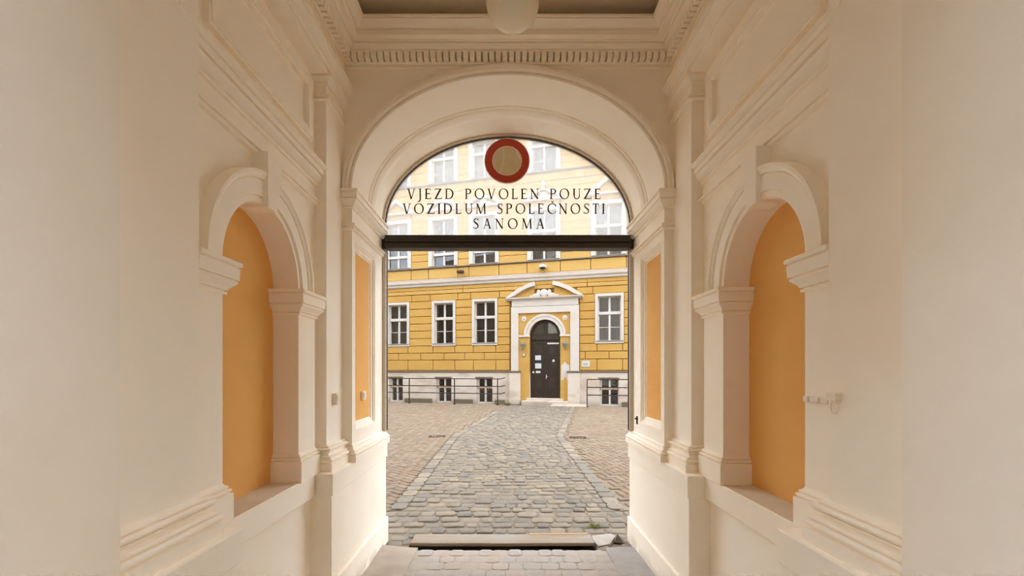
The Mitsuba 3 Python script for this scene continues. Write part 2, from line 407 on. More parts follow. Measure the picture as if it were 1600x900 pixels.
for s, w in ((-1, 'left'), (1, 'right')):
    add('baseboard_' + w, skirt(s), 'plaster_dado', label='low plain plinth board along the foot of the %s passage wall' % w, kind='structure')

# the arch wall between passage and yard
arch = ellipse(XJ, RISE)
outer = [(-7.5, 14.5), (-7.5, -0.2), (-XJ, -0.2), (-XJ, SPRING)] + [tuple(p) for p in arch[::-1][1:-1]] + [(XJ, SPRING), (XJ, -0.2), (7.5, -0.2), (7.5, 14.5)]
shell = prism(outer, Y_FAR, Y_OUT, 'xz')
PY0, PY1, PZ0, PZ1 = 3.775, 4.345, 1.22, 2.742
shell = boolean(shell, *[box(s * 1.1, s * (XJ + 0.05), PY0, PY1, PZ0, PZ1) for s in (-1, 1)])
wall_far = numbered('wall_far')
scene[wall_far] = mikit.ply(shell, 'plaster', smooth=25)
tag(wall_far, 'cream plaster end wall of the passage with a wide flattened arch to the yard', kind='structure')


def ring_path(y, e2, n=81, a=XJ, b=RISE):
    out = []
    for t in np.linspace(0, math.pi, n):
        nrm = np.array([math.cos(t) / a, 0, math.sin(t) / b])
        out.append((np.array([a * math.cos(t), y, SPRING + b * math.sin(t)]), nrm / np.linalg.norm(nrm), np.array(e2, float)))
    return out


add('archivolt', sweep(ring_path(Y_FAR, (0, -1, 0)), [(-0.004, -0.03), (-0.004, 0.018), (0.012, 0.022), (0.013, 0.010), (0.018, 0.010), (0.019, 0.022), (0.030, 0.028), (0.040, 0.038), (0.041, 0.030), (0.045, 0.030), (0.046, 0.046), (0.066, 0.046), (0.066, -0.03)]),
    'plaster', wall_far, label='moulded band around the big arch', smooth=25)
add('soffit_rib', sweep(ring_path(4.215, (0, 1, 0)), [(0.02, -0.095), (-0.008, -0.095), (-0.010, -0.085), (-0.010, -0.075), (-0.022, -0.060), (-0.028, -0.035), (-0.030, 0.0), (-0.028, 0.035), (-0.022, 0.060), (-0.010, 0.075), (-0.010, 0.085), (-0.008, 0.095), (0.02, 0.095)]),
    'plaster', wall_far, label='rounded rib running around the inside of the big arch', smooth=25)
for s, w in ((-1, 'left'), (1, 'right')):
    fl = (lambda m: m) if s < 0 else mirrored
    j = numbered(wall_far + '__jamb')
    # a bevelled moulding around the sunk ochre panel
    o = np.array([[PY0, PZ0], [PY1, PZ0], [PY1, PZ1], [PY0, PZ1]])
    rings = []
    for d, x in ((0.0, -XJ + .0005), (0.006, -XJ - .006), (0.018, -XJ - .010), (0.022, -XJ - .022), (0.044, -XJ - .026), (0.05, -XJ - .036), (0.06, -XJ - .040), (0.062, -XJ - .046)):
        q = o + d * np.array([[1, 1], [-1, 1], [-1, -1], [1, -1]])
        rings.append(np.c_[np.full(4, x), q])
    scene[j] = mikit.ply(fl(loft(rings, caps=False)), 'plaster')
    tag(j, 'stepped moulding around the ochre panel of the %s arch jamb' % w)
    add('inset_panel', fl(box(-XJ - 0.06, -XJ - 0.040, PY0 + .05, PY1 - .05, PZ0 + .05, PZ1 - .05)), 'ochre', j, label='tall narrow ochre panel')
    add('impost', fl(stack(-1.45, -XJ, Y_FAR, Y_OUT - .06, IMPOST, 1, 0.0)), 'plaster', j, label='moulded impost block carrying the big arch', smooth=20)
    add('base', fl(stack(-1.45, -XJ, Y_FAR, Y_OUT, BASE_LOW, 1, 0.5)), 'plaster', j, smooth=20)

# the near arch, in which the camera stands
near = [(-5, 9.5), (-5, -0.2), (-XJ, -0.2), (-XJ, SPRING)] + [tuple(p) for p in arch[::-1][1:-1]] + [(XJ, SPRING), (XJ, -0.2), (5, -0.2), (5, 9.5)]
add('wall_near', prism(near, 0.20, Y_NEAR, 'xz'), 'plaster_rough', label='plain pale plaster reveals of the entrance arch nearest to the viewer', kind='structure', smooth=25)

# the street behind the viewer, which lights the passage from that side
add('street_ground', box(-16, 16, -9.0, 0.20, -0.3, -0.03), 'street_paving', label='grey street pavement before the entrance arch', kind='structure')
add('wall_street', box(-16, 16, -9.6, -9.0, -0.3, 13.0), 'street_wall', label='plain house front on the far side of the street', kind='structure')

# ceiling with its cornice and dentils
ceiling = add('ceiling', box(-2.1, 2.1, Y_NEAR - .1, Y_FAR + .1, Z_CEIL, Z_CEIL + 0.3), 'ceiling_paint', label='flat beige passage ceiling inside a moulded cornice', kind='structure')
CORN = [(0, 4.085), (.010, 4.086), (.010, 4.098), (.002, 4.098), (.002, 4.102), (.024, 4.108), (.026, 4.124), (-.012, 4.126), (-.012, 4.177), (.072, 4.178), (.072, 4.186), (.056, 4.186), (.056, 4.191), (.070, 4.195), (.086, 4.208), (.094, 4.222), (.094, 4.228), (.084, 4.228), (.084, 4.233),
        (.106, 4.234), (.108, 4.250), (.150, 4.250), (.150, 4.286), (.140, 4.286), (.140, 4.291), (.164, 4.294), (.172, 4.304), (.190, 4.318), (.204, 4.332), (.204, 4.337), (.194, 4.337), (.194, 4.341), (.214, 4.342), (.214, 4.358), (.10, 4.374), (0, 4.378)]
rings = []
for p, z in CORN:
    x, a, b = XF - p, Y_NEAR + p, Y_FAR - p
    rings.append(np.array([[-x, a, z], [x, a, z], [x, b, z], [-x, b, z]]))
cornice = add('cornice', loft(rings, caps=False), 'plaster', ceiling, label='moulded cream cornice running around the ceiling', smooth=20)
dent = mikit.ply(box(-0.0185, 0.0185, -0.042, 0.04, 4.124, 4.1775, 0.002), 'plaster')


def dentil(x, y, deg):
    add('dentil', {**dent, 'to_world': T().translate([x, y, 0]).rotate([0, 0, 1], deg)}, None, cornice)


for k in range(50):
    dentil(-1.2495 + k * 0.051, Y_FAR - 0.030, 0)
for k in range(41):
    for s in (-1, 1):
        dentil(s * (XF - 0.030), Y_FAR - 0.105 - k * 0.051, 90 if s < 0 else -90)

# ------------------------------------------------------------------ gate frame, fanlight, lettering, sign
door = add('door_1', cat(*[box(s * 1.200, s * 1.238, 4.59, 4.665, 1.10, 2.93, 0.004) for s in (-1, 1)]), 'frame_grey', label='narrow brown gate frame posts standing against the arch jambs', kind='structure')
for s in (-1, 1):
    add('rebate_strip', box(s * 1.196, s * 1.201, 4.62, 4.66, 1.11, 2.90), 'frame_dark', door, label='dark inner edge of the post')
win = numbered('window_1')
fr = Polygon(np.vstack([ellipse(XJ + .002, RISE + .002), [(-XJ, 2.95), (XJ, 2.95)]])).difference(Polygon(np.vstack([ellipse(XJ - .022, RISE - .020), [(-XJ + .022, 2.90), (XJ - .022, 2.90)]])))
fr = max(getattr(fr, 'geoms', [fr]), key=lambda g: g.area)
scene[win] = mikit.ply(prism(fr, 4.585, 4.67, 'xz'), 'frame_grey', smooth=25)
tag(win, 'half round fanlight of dusty glass with lettering filling the top of the big arch', kind='structure')
fr2 = Polygon(np.vstack([ellipse(XJ - .020, RISE - .018), [(-XJ + .02, 2.95), (XJ - .02, 2.95)]])).difference(Polygon(np.vstack([ellipse(XJ - .030, RISE - .028), [(-XJ + .03, 2.90), (XJ - .03, 2.90)]])))
fr2 = max(getattr(fr2, 'geoms', [fr2]), key=lambda g: g.area)
add('glazing_bead', prism(fr2, 4.615, 4.655, 'xz'), 'frame_dark', win, label='dark bead holding the glass', smooth=25)
gp = Polygon(np.vstack([ellipse(XJ - .024, RISE - .022), [(-XJ + .024, 2.96), (XJ - .024, 2.96)]]))
pv, pf = trimesh.creation.triangulate_polygon(gp, engine='earcut')
add('pane', mesh(np.c_[pv[:, 0], np.full(len(pv), 4.635), pv[:, 1]], pf), 'dusty_glass', win, label='dusty pane of glass')
beam = add('transom_beam', box(-1.188, 1.188, 4.50, 4.66, 2.944, 3.008, 0.006), 'dark_wood', win, label='thick dark brown transom beam across the arch')
add('lower_rail', box(-1.188, 1.188, 4.512, 4.65, 2.886, 2.940, 0.006), 'dark_wood', beam)
for s in (-1, 1):
    add('end_bracket', box(s * 1.18, s * XJ, 4.575, 4.64, 2.895, 2.995, 0.008), 'dark_wood', beam)


# Roman capitals drawn as strokes; capital height 1
def stroke(pts, widths, n=10):
    pts = np.array(pts, float)
    parts = []
    for (p, q, a, b) in zip(pts[:-1], pts[1:], widths[:-1], widths[1:]):
        parts.append(MultiPoint(np.vstack([np.array(Point(p).buffer(a / 2, n).exterior.coords), np.array(Point(q).buffer(b / 2, n).exterior.coords)])).convex_hull)
    return unary_union(parts)


def bar(x0, z0, x1, z1, w):
    return LineString([(x0, z0), (x1, z1)]).buffer(w / 2, cap_style=2)


def rect(x0, x1, z0, z1):
    return Polygon([(x0, z0), (x1, z0), (x1, z1), (x0, z1)])


def oval(cx, cz, rx, rz):
    return affinity.scale(Point(cx, cz).buffer(1.0, 32), rx, rz)


def serif(x, z, half=0.115, h=0.042):
    return rect(x - half, x + half, z - h if z > .5 else z, z if z > .5 else z + h)


TK, TN = 0.135, 0.062


def stem(x):
    return [rect(x - TK / 2, x + TK / 2, 0, 1), serif(x, 0, 0.125), serif(x, 1, 0.125)]


def arc(cx, cz, rx, rz, a0, a1, w0, w1, n=22):
    t = np.radians(np.linspace(a0, a1, n))
    mid = (w0 + (w1 - w0) * np.abs(np.cos(t)))
    return stroke(np.c_[cx + rx * np.cos(t), cz + rz * np.sin(t)], mid)


def glyph(c):
    if c == 'V':
        return [bar(0.10, 1, 0.38, 0, TK), bar(0.68, 1, 0.40, 0, TN), serif(0.10, 1, 0.13), serif(0.68, 1, 0.11), rect(0.36, 0.42, -0.01, 0.1)], 0.78
    if c == 'J':
        return [rect(0.12, 0.12 + TK, -0.08, 1), serif(0.19, 1, 0.125), stroke([(0.19, -0.05), (0.16, -0.17), (0.07, -0.25), (-0.02, -0.25)], [TK, 0.11, 0.08, 0.09])], 0.36
    if c == 'E':
        return stem(0.14) + [rect(0.1, 0.56, 0.945, 1), rect(0.1, 0.46, 0.50, 0.555), rect(0.1, 0.60, 0, 0.055), rect(0.52, 0.56, 0.83, 1), rect(0.43, 0.46, 0.43, 0.625), rect(0.555, 0.60, 0, 0.19)], 0.64
    if c == 'Z':
        return [rect(0.05, 0.70, 0.94, 1), rect(0.02, 0.73, 0, 0.06), Polygon([(0.52, 0.96), (0.70, 0.98), (0.20, 0.03), (0.02, 0.02)]), rect(0.05, 0.09, 0.82, 1), rect(0.69, 0.73, 0, 0.2)], 0.76
    if c == 'D':
        return stem(0.14) + [oval(0.34, 0.5, 0.50, 0.5).difference(oval(0.32, 0.5, 0.375, 0.445)).intersection(rect(0.30, 1, -1, 2)), rect(0.1, 0.34, 0.945, 1), rect(0.1, 0.34, 0, 0.055)], 0.88
    if c == 'P':
        return stem(0.14) + [oval(0.30, 0.735, 0.32, 0.265).difference(oval(0.28, 0.735, 0.20, 0.212)).intersection(rect(0.28, 1, 0, 2)), rect(0.1, 0.30, 0.945, 1), rect(0.1, 0.30, 0.47, 0.522)], 0.64
    if c == 'O':
        return [oval(0.50, 0.5, 0.48, 0.52).difference(affinity.rotate(oval(0.50, 0.5, 0.345, 0.465), 8))], 1.0
    if c == 'L':
        return stem(0.14) + [rect(0.1, 0.58, 0, 0.055), rect(0.535, 0.58, 0, 0.2)], 0.62
    if c == 'N':
        return [rect(0.10, 0.10 + TN, 0, 1), rect(0.68, 0.68 + TN, -0.0, 1), bar(0.10, 0.98, 0.72, 0.0, TK), serif(0.13, 0, 0.11), serif(0.09, 1, 0.09), serif(0.71, 1, 0.11)], 0.84
    if c == 'U':
        return [rect(0.10, 0.10 + TK, 0.34, 1), rect(0.65, 0.65 + TN, 0.34, 1), arc(0.425, 0.34, 0.255, 0.325, 180, 360, TN, 0.10), serif(0.17, 1, 0.125), serif(0.68, 1, 0.11)], 0.82
    if c == 'I':
        return stem(0.14), 0.28
    if c == 'M':
        return [bar(0.14, 1, 0.10, 0, TN), bar(0.16, 1, 0.48, 0.03, TK), bar(0.84, 1, 0.50, 0.03, TN), bar(0.84, 1, 0.88, 0, TK), serif(0.10, 0, 0.11), serif(0.88, 0, 0.12), serif(0.11, 1, 0.08), serif(0.88, 1, 0.08)], 1.0
    if c == 'S':
        return [stroke([(0.50, 0.86), (0.42, 0.95), (0.29, 0.98), (0.17, 0.93), (0.11, 0.82), (0.13, 0.70), (0.22, 0.60), (0.36, 0.50), (0.47, 0.39), (0.50, 0.25), (0.45, 0.11), (0.32, 0.03), (0.18, 0.03), (0.07, 0.13)],
                       [0.045, 0.055, 0.06, 0.08, 0.10, 0.115, 0.13, 0.135, 0.12, 0.105, 0.085, 0.06, 0.055, 0.045]), rect(0.48, 0.52, 0.78, 0.98), rect(0.04, 0.08, 0.02, 0.22)], 0.58
    if c in 'CČ':
        g = [oval(0.50, 0.5, 0.48, 0.52).difference(affinity.rotate(oval(0.52, 0.5, 0.355, 0.465), 6)).difference(Polygon([(0.55, 0.5), (1.3, 1.02), (1.3, 0.0)])), rect(0.79, 0.83, 0.70, 0.93)]
        if c == 'Č':
            g += [bar(0.42, 1.24, 0.53, 1.08, 0.06), bar(0.64, 1.24, 0.53, 1.08, 0.06)]
        return g, 0.86
    if c == 'T':
        return [rect(0.33 - TK / 2, 0.33 + TK / 2, 0, 1), serif(0.33, 0, 0.125), rect(0.02, 0.64, 0.945, 1), rect(0.02, 0.06, 0.80, 1), rect(0.60, 0.64, 0.80, 1)], 0.66
    if c == 'A':
        return [bar(0.13, 0, 0.40, 0.99, TN), bar(0.70, 0, 0.42, 1.0, TK), rect(0.22, 0.60, 0.32, 0.375), serif(0.12, 0, 0.11), serif(0.70, 0, 0.13)], 0.82
    return [], 0.5


def text_line(text, x0, width, z, h):
    gs = [(unary_union(g) if g else None, w) for g, w in map(glyph, text)]
    natural = sum(w for _, w in gs) * h
    gap = (width - natural) / (len(text) - 1)
    x, ms = x0, []
    for g, w in gs:
        if g is not None:
            g = affinity.affine_transform(g.simplify(0.004), [h, 0, 0, h, x, z])
            for q in getattr(g, 'geoms', [g]):
                ms.append(prism(q, 4.6285, 4.633, 'xz'))
        x += w * h + gap
    return cat(*ms)


K = 4.63 / FOCAL
for text, px0, px1, py, which in (('VJEZD POVOLEN POUZE', 636.5, 939, 310.8, 'upper line of dark serif capitals, three words'), ('VOZIDLUM SPOLEČNOSTI', 629.5, 945, 334.0, 'middle line of dark serif capitals, two words'),
                                  ('SANOMA', 739, 850.5, 357.4, 'lowest line of dark serif capitals, one short word')):
    add('lettering', text_line(text, (px0 - VPX) * K - .015, (px1 - px0) * K, EYE + (VPY - py) * K, 16.0 * K), 'letter_brown', win, label=which)

sign = thing('traffic_sign', 'round red ringed no entry sign fixed to the fanlight glass above the lettering', 'traffic sign')
SC, SR = np.array([(792.3 - VPX) * K - .015, 4.612, EYE + (VPY - 252.2) * K]), 0.2215


def annulus(r0, r1, y0, y1):
    p = Point(0, 0).buffer(r1, 48)
    if r0 > 0:
        p = p.difference(Point(0, 0).buffer(r0, 48))
    m = prism(p, y0, y1, 'xz')
    m.apply_translation([SC[0], 0, SC[2]])
    return m


add('disc', annulus(0, SR - .07, 4.618, 4.63), 'sign_disc', sign, label='beige middle of the sign')
add('ring', annulus(SR - 0.0745, SR - 0.004, 4.614, 4.63), 'sign_red', sign, label='broad red ring')
add('rim', annulus(SR - 0.0045, SR + .003, 4.616, 4.63), 'sign_white', sign, label='thin pale outer rim')
add('inner_rim', annulus(SR - .0795, SR - .074, 4.6155, 4.63), 'sign_white', sign, label='thin pale inner rim')
tape = LineString([(-.035, .125), (-.03, .03), (-.045, -.05), (-.07, -.115)]).buffer(0.0028)
tm = prism(tape, 4.6165, 4.619, 'xz')
tape2 = LineString([(.085, .12), (.10, .07), (.135, .02)]).buffer(0.003)
tm2 = prism(tape2, 4.6165, 4.619, 'xz')
tm = cat(tm, tm2)
tm.apply_translation([SC[0], 0, SC[2]])
add('crease', tm, 'sign_white', sign, label='thin pale curved creases on the disc')

# ------------------------------------------------------------------ lamp and small fittings
lamp = thing('globe_lamp', 'round opal glass globe lamp hanging from the middle of the passage ceiling', 'lamp')
GC = (0.020, 2.585, 3.738)
a = np.linspace(-math.pi / 2, math.pi / 2 - 0.33, 26)
add('globe', lathe([(max(0.1465 * math.cos(t), 1e-4), 0.1465 * math.sin(t)) for t in a] + [(0.052, 0.150)], 48, GC), 'globe_glass', lamp, smooth=40)
add('collar', lathe([(0.054, 0.136), (0.058, 0.14), (0.058, 0.165), (0.03, 0.185), (0.012, 0.19)], 24, GC), 'brass', lamp, label='metal collar on top of the globe', smooth=30)
add('rod', cyl((GC[0], GC[1], GC[2] + .185), (GC[0], GC[1], Z_CEIL - .02), 0.009), 'brass', lamp, smooth=30)
add('ceiling_rose', lathe([(0.012, -0.05), (0.03, -0.045), (0.06, -0.012), (0.065, 0.0)], 24, (GC[0], GC[1], Z_CEIL)), 'brass', lamp, smooth=30)


def wall_box(name, x, y, z, w, h, d, label, cat_, extra):
    """A small fitting on the left wall side (x < 0 faces +x)."""
    t = thing(name, label, cat_)
    s = 1 if x < 0 else -1
    add('housing', box(x - s * .002, x + s * d, y - w / 2, y + w / 2, z - h / 2, z + h / 2, 0.005), 'switch_plastic', t)
    add('rocker', box(x + s * (d - .002), x + s * (d + .006), y - w * extra, y + w * extra, z - h * extra, z + h * extra, 0.002), 'switch_plastic', t)


wall_box('light_switch', -1.308, 3.512, 1.487, 0.075, 0.088, 0.030, 'small cream light switch on the left pilaster before the arch', 'switch', 0.3)
wall_box('light_switch', -XJ - .040, 4.085, 1.482, 0.085, 0.078, 0.022, 'small cream switch on the tall ochre panel of the left arch jamb', 'switch', 0.33)
h = thing('latch_hook', 'tiny black latch hook on the right arch jamb beside the ochre panel', 'hook')
add('plate', box(1.228, XJ + .003, 4.435, 4.475, 1.19, 1.265, 0.003), 'black_iron', h)
add('pin', box(1.212, 1.231, 4.45, 4.462, 1.235, 1.25, 0.002), 'black_iron', h)

c = thing('cable_trunking', 'cream painted cable trunking running level across the right niche jamb', 'cable trunking')
add('channel', box(1.346, 1.362, 1.915, 2.145, 1.556, 1.586, 0.003), 'switch_plastic', c)
add('lid', box(1.343, 1.347, 1.92, 2.14, 1.562, 1.580, 0.001), 'switch_plastic', c)
for y in (1.97, 2.03, 2.10):
    add('clip', box(1.3405, 1.344, y - .006, y + .006, 1.560, 1.582), 'plaster_dusty', c)
j = thing('junction_box', 'small cream junction box on the right pilaster edge with a wire loop below', 'junction box')
add('housing', box(1.285, 1.310, 1.845, 1.905, 1.578, 1.612, 0.003), 'switch_plastic', j)
tt = np.linspace(0, 2 * math.pi, 25)
ring = [np.array([1.302, 1.875 + .022 * math.cos(t), 1.553 + .026 * math.sin(t)]) for t in tt]
add('wire_loop', cat(*[cyl(p, q, 0.0018, 6) for p, q in zip(ring[:-1], ring[1:])]), 'switch_plastic', j)

# ------------------------------------------------------------------ floor of the passage and threshold
def lumpy(m, amp, freq, seed):
    m = m.copy()
    m.vertices[:, 2] += amp * (meshkit.fbm(m.vertices * freq, 3, seed) - 0.5) * 2
    return m


def grid_slab(x0, x1, y0, y1, z, amp, freq, seed, step=0.03, drop=0.12, slope=0.0):
    nx, ny = max(2, int((x1 - x0) / step)), max(2, int((y1 - y0) / step))
    X, Y = np.meshgrid(np.linspace(x0, x1, nx), np.linspace(y0, y1, ny))
    P = np.c_[X.ravel(), Y.ravel(), np.zeros(X.size)]
    P[:, 2] = z + slope * (np.abs(P[:, 0]) - min(abs(x0), abs(x1))) + amp * (meshkit.fbm(P * freq, 4, seed) - 0.5) * 2
    i = np.arange(nx * ny).reshape(ny, nx)
    q = np.stack([i[:-1, :-1], i[:-1, 1:], i[1:, 1:], i[1:, :-1]], -1).reshape(-1, 4)
    f = np.vstack([q[:, [0, 1, 2]], q[:, [0, 2, 3]]])
    edge = np.concatenate([i[0, :], i[1:, -1], i[-1, -2::-1], i[-2:0:-1, 0]])
    low = P[edge].copy()
    low[:, 2] -= drop
    n = len(P)
    e2 = n + np.arange(len(edge))
    k = np.arange(len(edge))
    nxt = (k + 1) % len(edge)
    sk = np.vstack([np.c_[edge[k], e2[k], e2[nxt]], np.c_[edge[k], e2[nxt], edge[nxt]]])
    return mesh(np.vstack([P, low]), np.vstack([f, sk]))


floor = add('floor', box(-2.0, 2.0, 0.20, 4.43, -0.25, -0.005), 'sett_joint', label='worn stone paved floor of the passage', kind='structure')
add('concrete_strip', grid_slab(-1.30, -0.865, 1.0, 4.50, 0.0, 0.014, 3.2, 3, slope=0.05), 'concrete', floor, label='uneven concrete strip along the left wall', smooth=40)
add('concrete_strip', grid_slab(0.93, 1.30, 1.0, 4.46, 0.004, 0.014, 3.2, 8, slope=0.05), 'slab_grey', floor, label='grey worn concrete strip along the right wall', smooth=40)


def cobble_mesh(seed, dome=0.35, n=8, jitter=0.07, squareness=4.0):
    """A unit stone: footprint about 1 x 1, top rising to 0, body down to -1."""
    r = np.random.default_rng(seed)
    rings = []
    t = (np.arange(n) + 0.5) / n * 2 * np.pi
    c, s = np.cos(t), np.sin(t)
    k = (np.abs(c) ** squareness + np.abs(s) ** squareness) ** (-1 / squareness)
    k = k * (1 + r.uniform(-jitter, jitter, n))
    for rad, z in ((0.49, -1.0), (0.50, -dome * .95), (0.455, -dome * 0.38), (0.33, -dome * 0.10)):
        rings.append(np.c_[c * k * rad, s * k * rad, z + (np.zeros(n) if z == -1.0 else dome * 0.15 * r.uniform(-1, 1, n))])
    v = np.vstack(rings + [np.array([[0, 0, 0.0]])])
    f = []
    for i in range(3):
        for q in range(n):
            a, b = i * n + q, i * n + (q + 1) % n
            f += [(a, b, b + n), (a, b + n, a + n)]
    top = 3 * n
    for q in range(n):
        f.append((top + q, top + (q + 1) % n, len(v) - 1))
    return mesh(v, f)


COB = [cobble_mesh(k, 0.24, 12, 0.06, 6.0) for k in range(10)]
SET = [cobble_mesh(50 + k, 0.075, 16, 0.012, 16.0) for k in range(5)]


def placed(m, x, y, z, sx, sy, sz, deg=0.0):
    return T().translate([x, y, z]).rotate([0, 0, 1], deg).scale([sx, sy, sz])


def moved(m, x, y, z, sx, sy, sz, deg=0.0):
    v = m.vertices * np.array([sx, sy, sz])
    a = math.radians(deg)
    c, s = math.cos(a), math.sin(a)
    return np.c_[v[:, 0] * c - v[:, 1] * s + x, v[:, 0] * s + v[:, 1] * c + y, v[:, 2] + z], m.faces


def heap(items):
    """(mesh, placement) pairs as one mesh."""
    vs, fs, at = [], [], 0
    for m, pl in items:
        v, f = moved(m, *pl)
        vs.append(v)
        fs.append(f + at)
        at += len(v)
    return mesh(np.vstack(vs), np.vstack(fs))


sett_dicts = {(k, mt): mikit.ply(SET[k], mt, smooth=40) for k in range(5) for mt in ('sett', 'sett_pink')}
y, row = 4.365, 0
while y > 2.7:
    x = -0.84 + (0.07 if row % 2 else 0) - 0.0
    while x < 0.93:
        w = rng.uniform(0.12, 0.17)
        k = rng.randrange(5)
        m = SET[k]
        d = sett_dicts[(k, rng.choice(['sett', 'sett', 'sett_pink']))]
        add('paving_sett', {**d, 'to_world': placed(m, x + w / 2, y + rng.uniform(-.006, .006), rng.uniform(-.003, .003), w - .003, 0.148, 0.05, rng.uniform(-1.5, 1.5))}, None, floor)
        x += w
    y -= 0.149
    row += 1

# the plank and what lies around it
add('drain_channel', box(-0.97, 0.90, 4.40, 4.84, -0.25, -0.085), 'black_gap', floor, label='dark open gap under the wooden beam')
pl = box(-0.95, 0.845, 4.545, 4.80, -0.012, 0.022, 0.006)
pl = pl.subdivide().subdivide().subdivide()
pl = lumpy(pl, 0.006, 3.0, 5)
pl.vertices[:, 1] += 0.012 * (meshkit.fbm(pl.vertices * np.array([2.5, 0, 0]) + 3, 3, 2) - 0.5) * np.where(pl.vertices[:, 1] < 4.6, 2, 0.6)
for x0, x1 in ((-1.3, -0.965), (0.90, 1.3)):
    add('side_bed', box(x0, x1, 4.40, 4.84, -0.25, -0.018), 'sand', floor, label='sandy bed beside the wooden beam')
pk = thing('wooden_beam', 'long weathered grey wooden beam lying across the threshold of the arch', 'beam')
add('timber', pl, 'old_plank', pk, smooth=30)
sl = box(0.22, 0.83, 4.765, 4.825, -0.02, 0.026, 0.006)
sl.vertices[:, 1] += 0.02 * (sl.vertices[:, 0] - 0.4)
add('wooden_lath', sl, 'fresh_wood', label='thin orange wooden lath lying on the back edge of the threshold beam', category='lath')
st = trimesh.convex.convex_hull(np.array([(0.855, 4.78, .012), (1.06, 4.80, .025), (1.09, 4.72, .028), (0.99, 4.55, .01), (0.88, 4.53, .0), (0.855, 4.64, .005), (0.855, 4.78, -.09), (1.06, 4.80, -.09), (0.99, 4.55, -.09), (0.88, 4.53, -.09)]))
add('broken_slab', st, 'slab_white', label='broken pale stone slab at the right end of the threshold beam', category='stone')
st = trimesh.convex.convex_hull(np.array([(1.05, 4.62, 0.0), (1.14, 4.60, 0.0), (1.09, 4.64, .075), (1.17, 4.72, 0.0), (1.07, 4.74, 0.0), (1.10, 4.69, .06)]))
add('stone_chip', st, 'stone_2', label='small grey pointed stone chip beside the broken pale slab', category='stone')
st = trimesh.convex.convex_hull(np.array([(0.84, 4.46, .0), (0.96, 4.50, .012), (0.98, 4.44, .01), (0.90, 4.40, .0), (0.84, 4.46, -.05), (0.98, 4.44, -.05), (0.90, 4.40, -.05)]))
add('stone_chip', st, 'stone_4', label='flat brown stone chip in front of the broken pale slab', category='stone')

# ------------------------------------------------------------------ the yard's paving
yard = add('courtyard_ground', box(-20, 16, 4.80, 30, -0.4, -0.020), 'sand', label='sandy bed under the paving of the yard', kind='structure')


def left_edge(y):
    return -1.45 if y < 12 else -1.45 + 1.45 * (y - 12) / 11.6


def right_edge(y):
    return 1.45 if y < 12 else 1.45 + 2.0 * (y - 12) / 11.2


def facade_y(x):
    return 23.64 - 0.2872 * x


path = numbered('cobbled_path')
tag(path, 'grey cobbled carriageway leading from the arch to the brown door', kind='structure')
KERB = 0.20
stones = []
y = 4.90
while y < 24.0:
    d = rng.uniform(0.165, 0.215)
    xl, xr = left_edge(y) + KERB + .005, right_edge(y) - KERB - .005
    if y < 5.7:
        xl, xr = -1.55, 1.55
    x = xl + rng.uniform(-.02, .0)
    while x < xr - 0.06:
        w = min(rng.uniform(0.13, 0.27), xr - x + .02)
        cx, cy = x + w / 2, y + d / 2
        cy += 0.05 * math.sin((x + w / 2) * 2.1 + y * 0.7) * min(1.0, (y - 4.9) * .8)
        if cy < facade_y(cx) - 0.35:
            stones.append((cx, cy, 0.0 + rng.uniform(-.010, .006), w - .016, d - rng.uniform(.012, .03), 0.075, rng.uniform(-5, 5)))
        x += w
    y += d
for x, y, w, d in ((-1.10, 4.78, .19, .16), (-1.12, 4.61, .16, .15), (-1.00, 4.66, .10, .13), (-0.99, 4.83, .12, .10), (1.14, 4.82, .15, .13), (1.16, 4.55, .10, .13)):
    stones.append((x, y, -0.004, w, d, 0.075, rng.uniform(-12, 12)))
stones.sort(key=lambda q: q[1] - 0.1 * abs(q[0]))
cob_dicts = {(k, i): mikit.ply(COB[k], 'stone_%d' % i, smooth=50) for k in range(10) for i in range(len(STONES))}
rest = {i: [] for i in range(len(STONES))}
for n, q in enumerate(stones):
    k, i = rng.randrange(10), rng.choices(range(6), [4, 4, 2, 2, 4, 3])[0]
    if n < 290:
        add('cobble', {**cob_dicts[(k, i)], 'to_world': placed(None, *q)}, None, path)
    else:
        rest[i].append((COB[k], q))
for i, items in rest.items():
    key = path + '__far_cobbles' + ('' if i == 0 else '__%03d' % i)
    scene[key] = mikit.ply(heap(items), 'stone_%d' % i, smooth=50)
tag(path + '__far_cobbles', 'distant cobbles', kind='stuff')
for nm, edge, s in (('kerb_strip', left_edge, 1), ('kerb_strip', right_edge, -1)):
    strip = numbered(nm)
    tag(strip, 'row of larger squared stones edging the cobbled carriageway on its %s side' % ('left' if s > 0 else 'right'), kind='structure')
    y = 5.72
    while y < 23.5:
        d = rng.uniform(0.24, 0.36)
        ym = y + d / 2
        sl = (edge(ym + .1) - edge(ym - .1)) / .2
        x = edge(ym) + s * KERB / 2
        if ym < facade_y(x) - 0.3:
            i = rng.choice([0, 3, 5, 1, 5])
            k = rng.randrange(5)
            add('kerb_stone', {**mikit.ply(SET[k], 'stone_%d' % i, smooth=40), 'to_world': placed(None, x, ym, 0.004 + rng.uniform(-.004, .004), KERB - .012, (d - .014) * math.sqrt(1 + sl * sl), 0.07, -math.degrees(math.atan(sl)))}, None, strip)
        y += d


def brick_mesh():
    return box(-0.5, 0.5, -0.5, 0.5, -1, 0, 0)


bm = trimesh.convex.convex_hull(np.array([(sx * a, sy * b, z) for sx in (-1, 1) for sy in (-1, 1) for a, b, z in ((0.5, 0.5, -1), (0.5, 0.5, -0.18), (0.455, 0.41, 0.0))]))
BW, BL = 0.115, 0.23


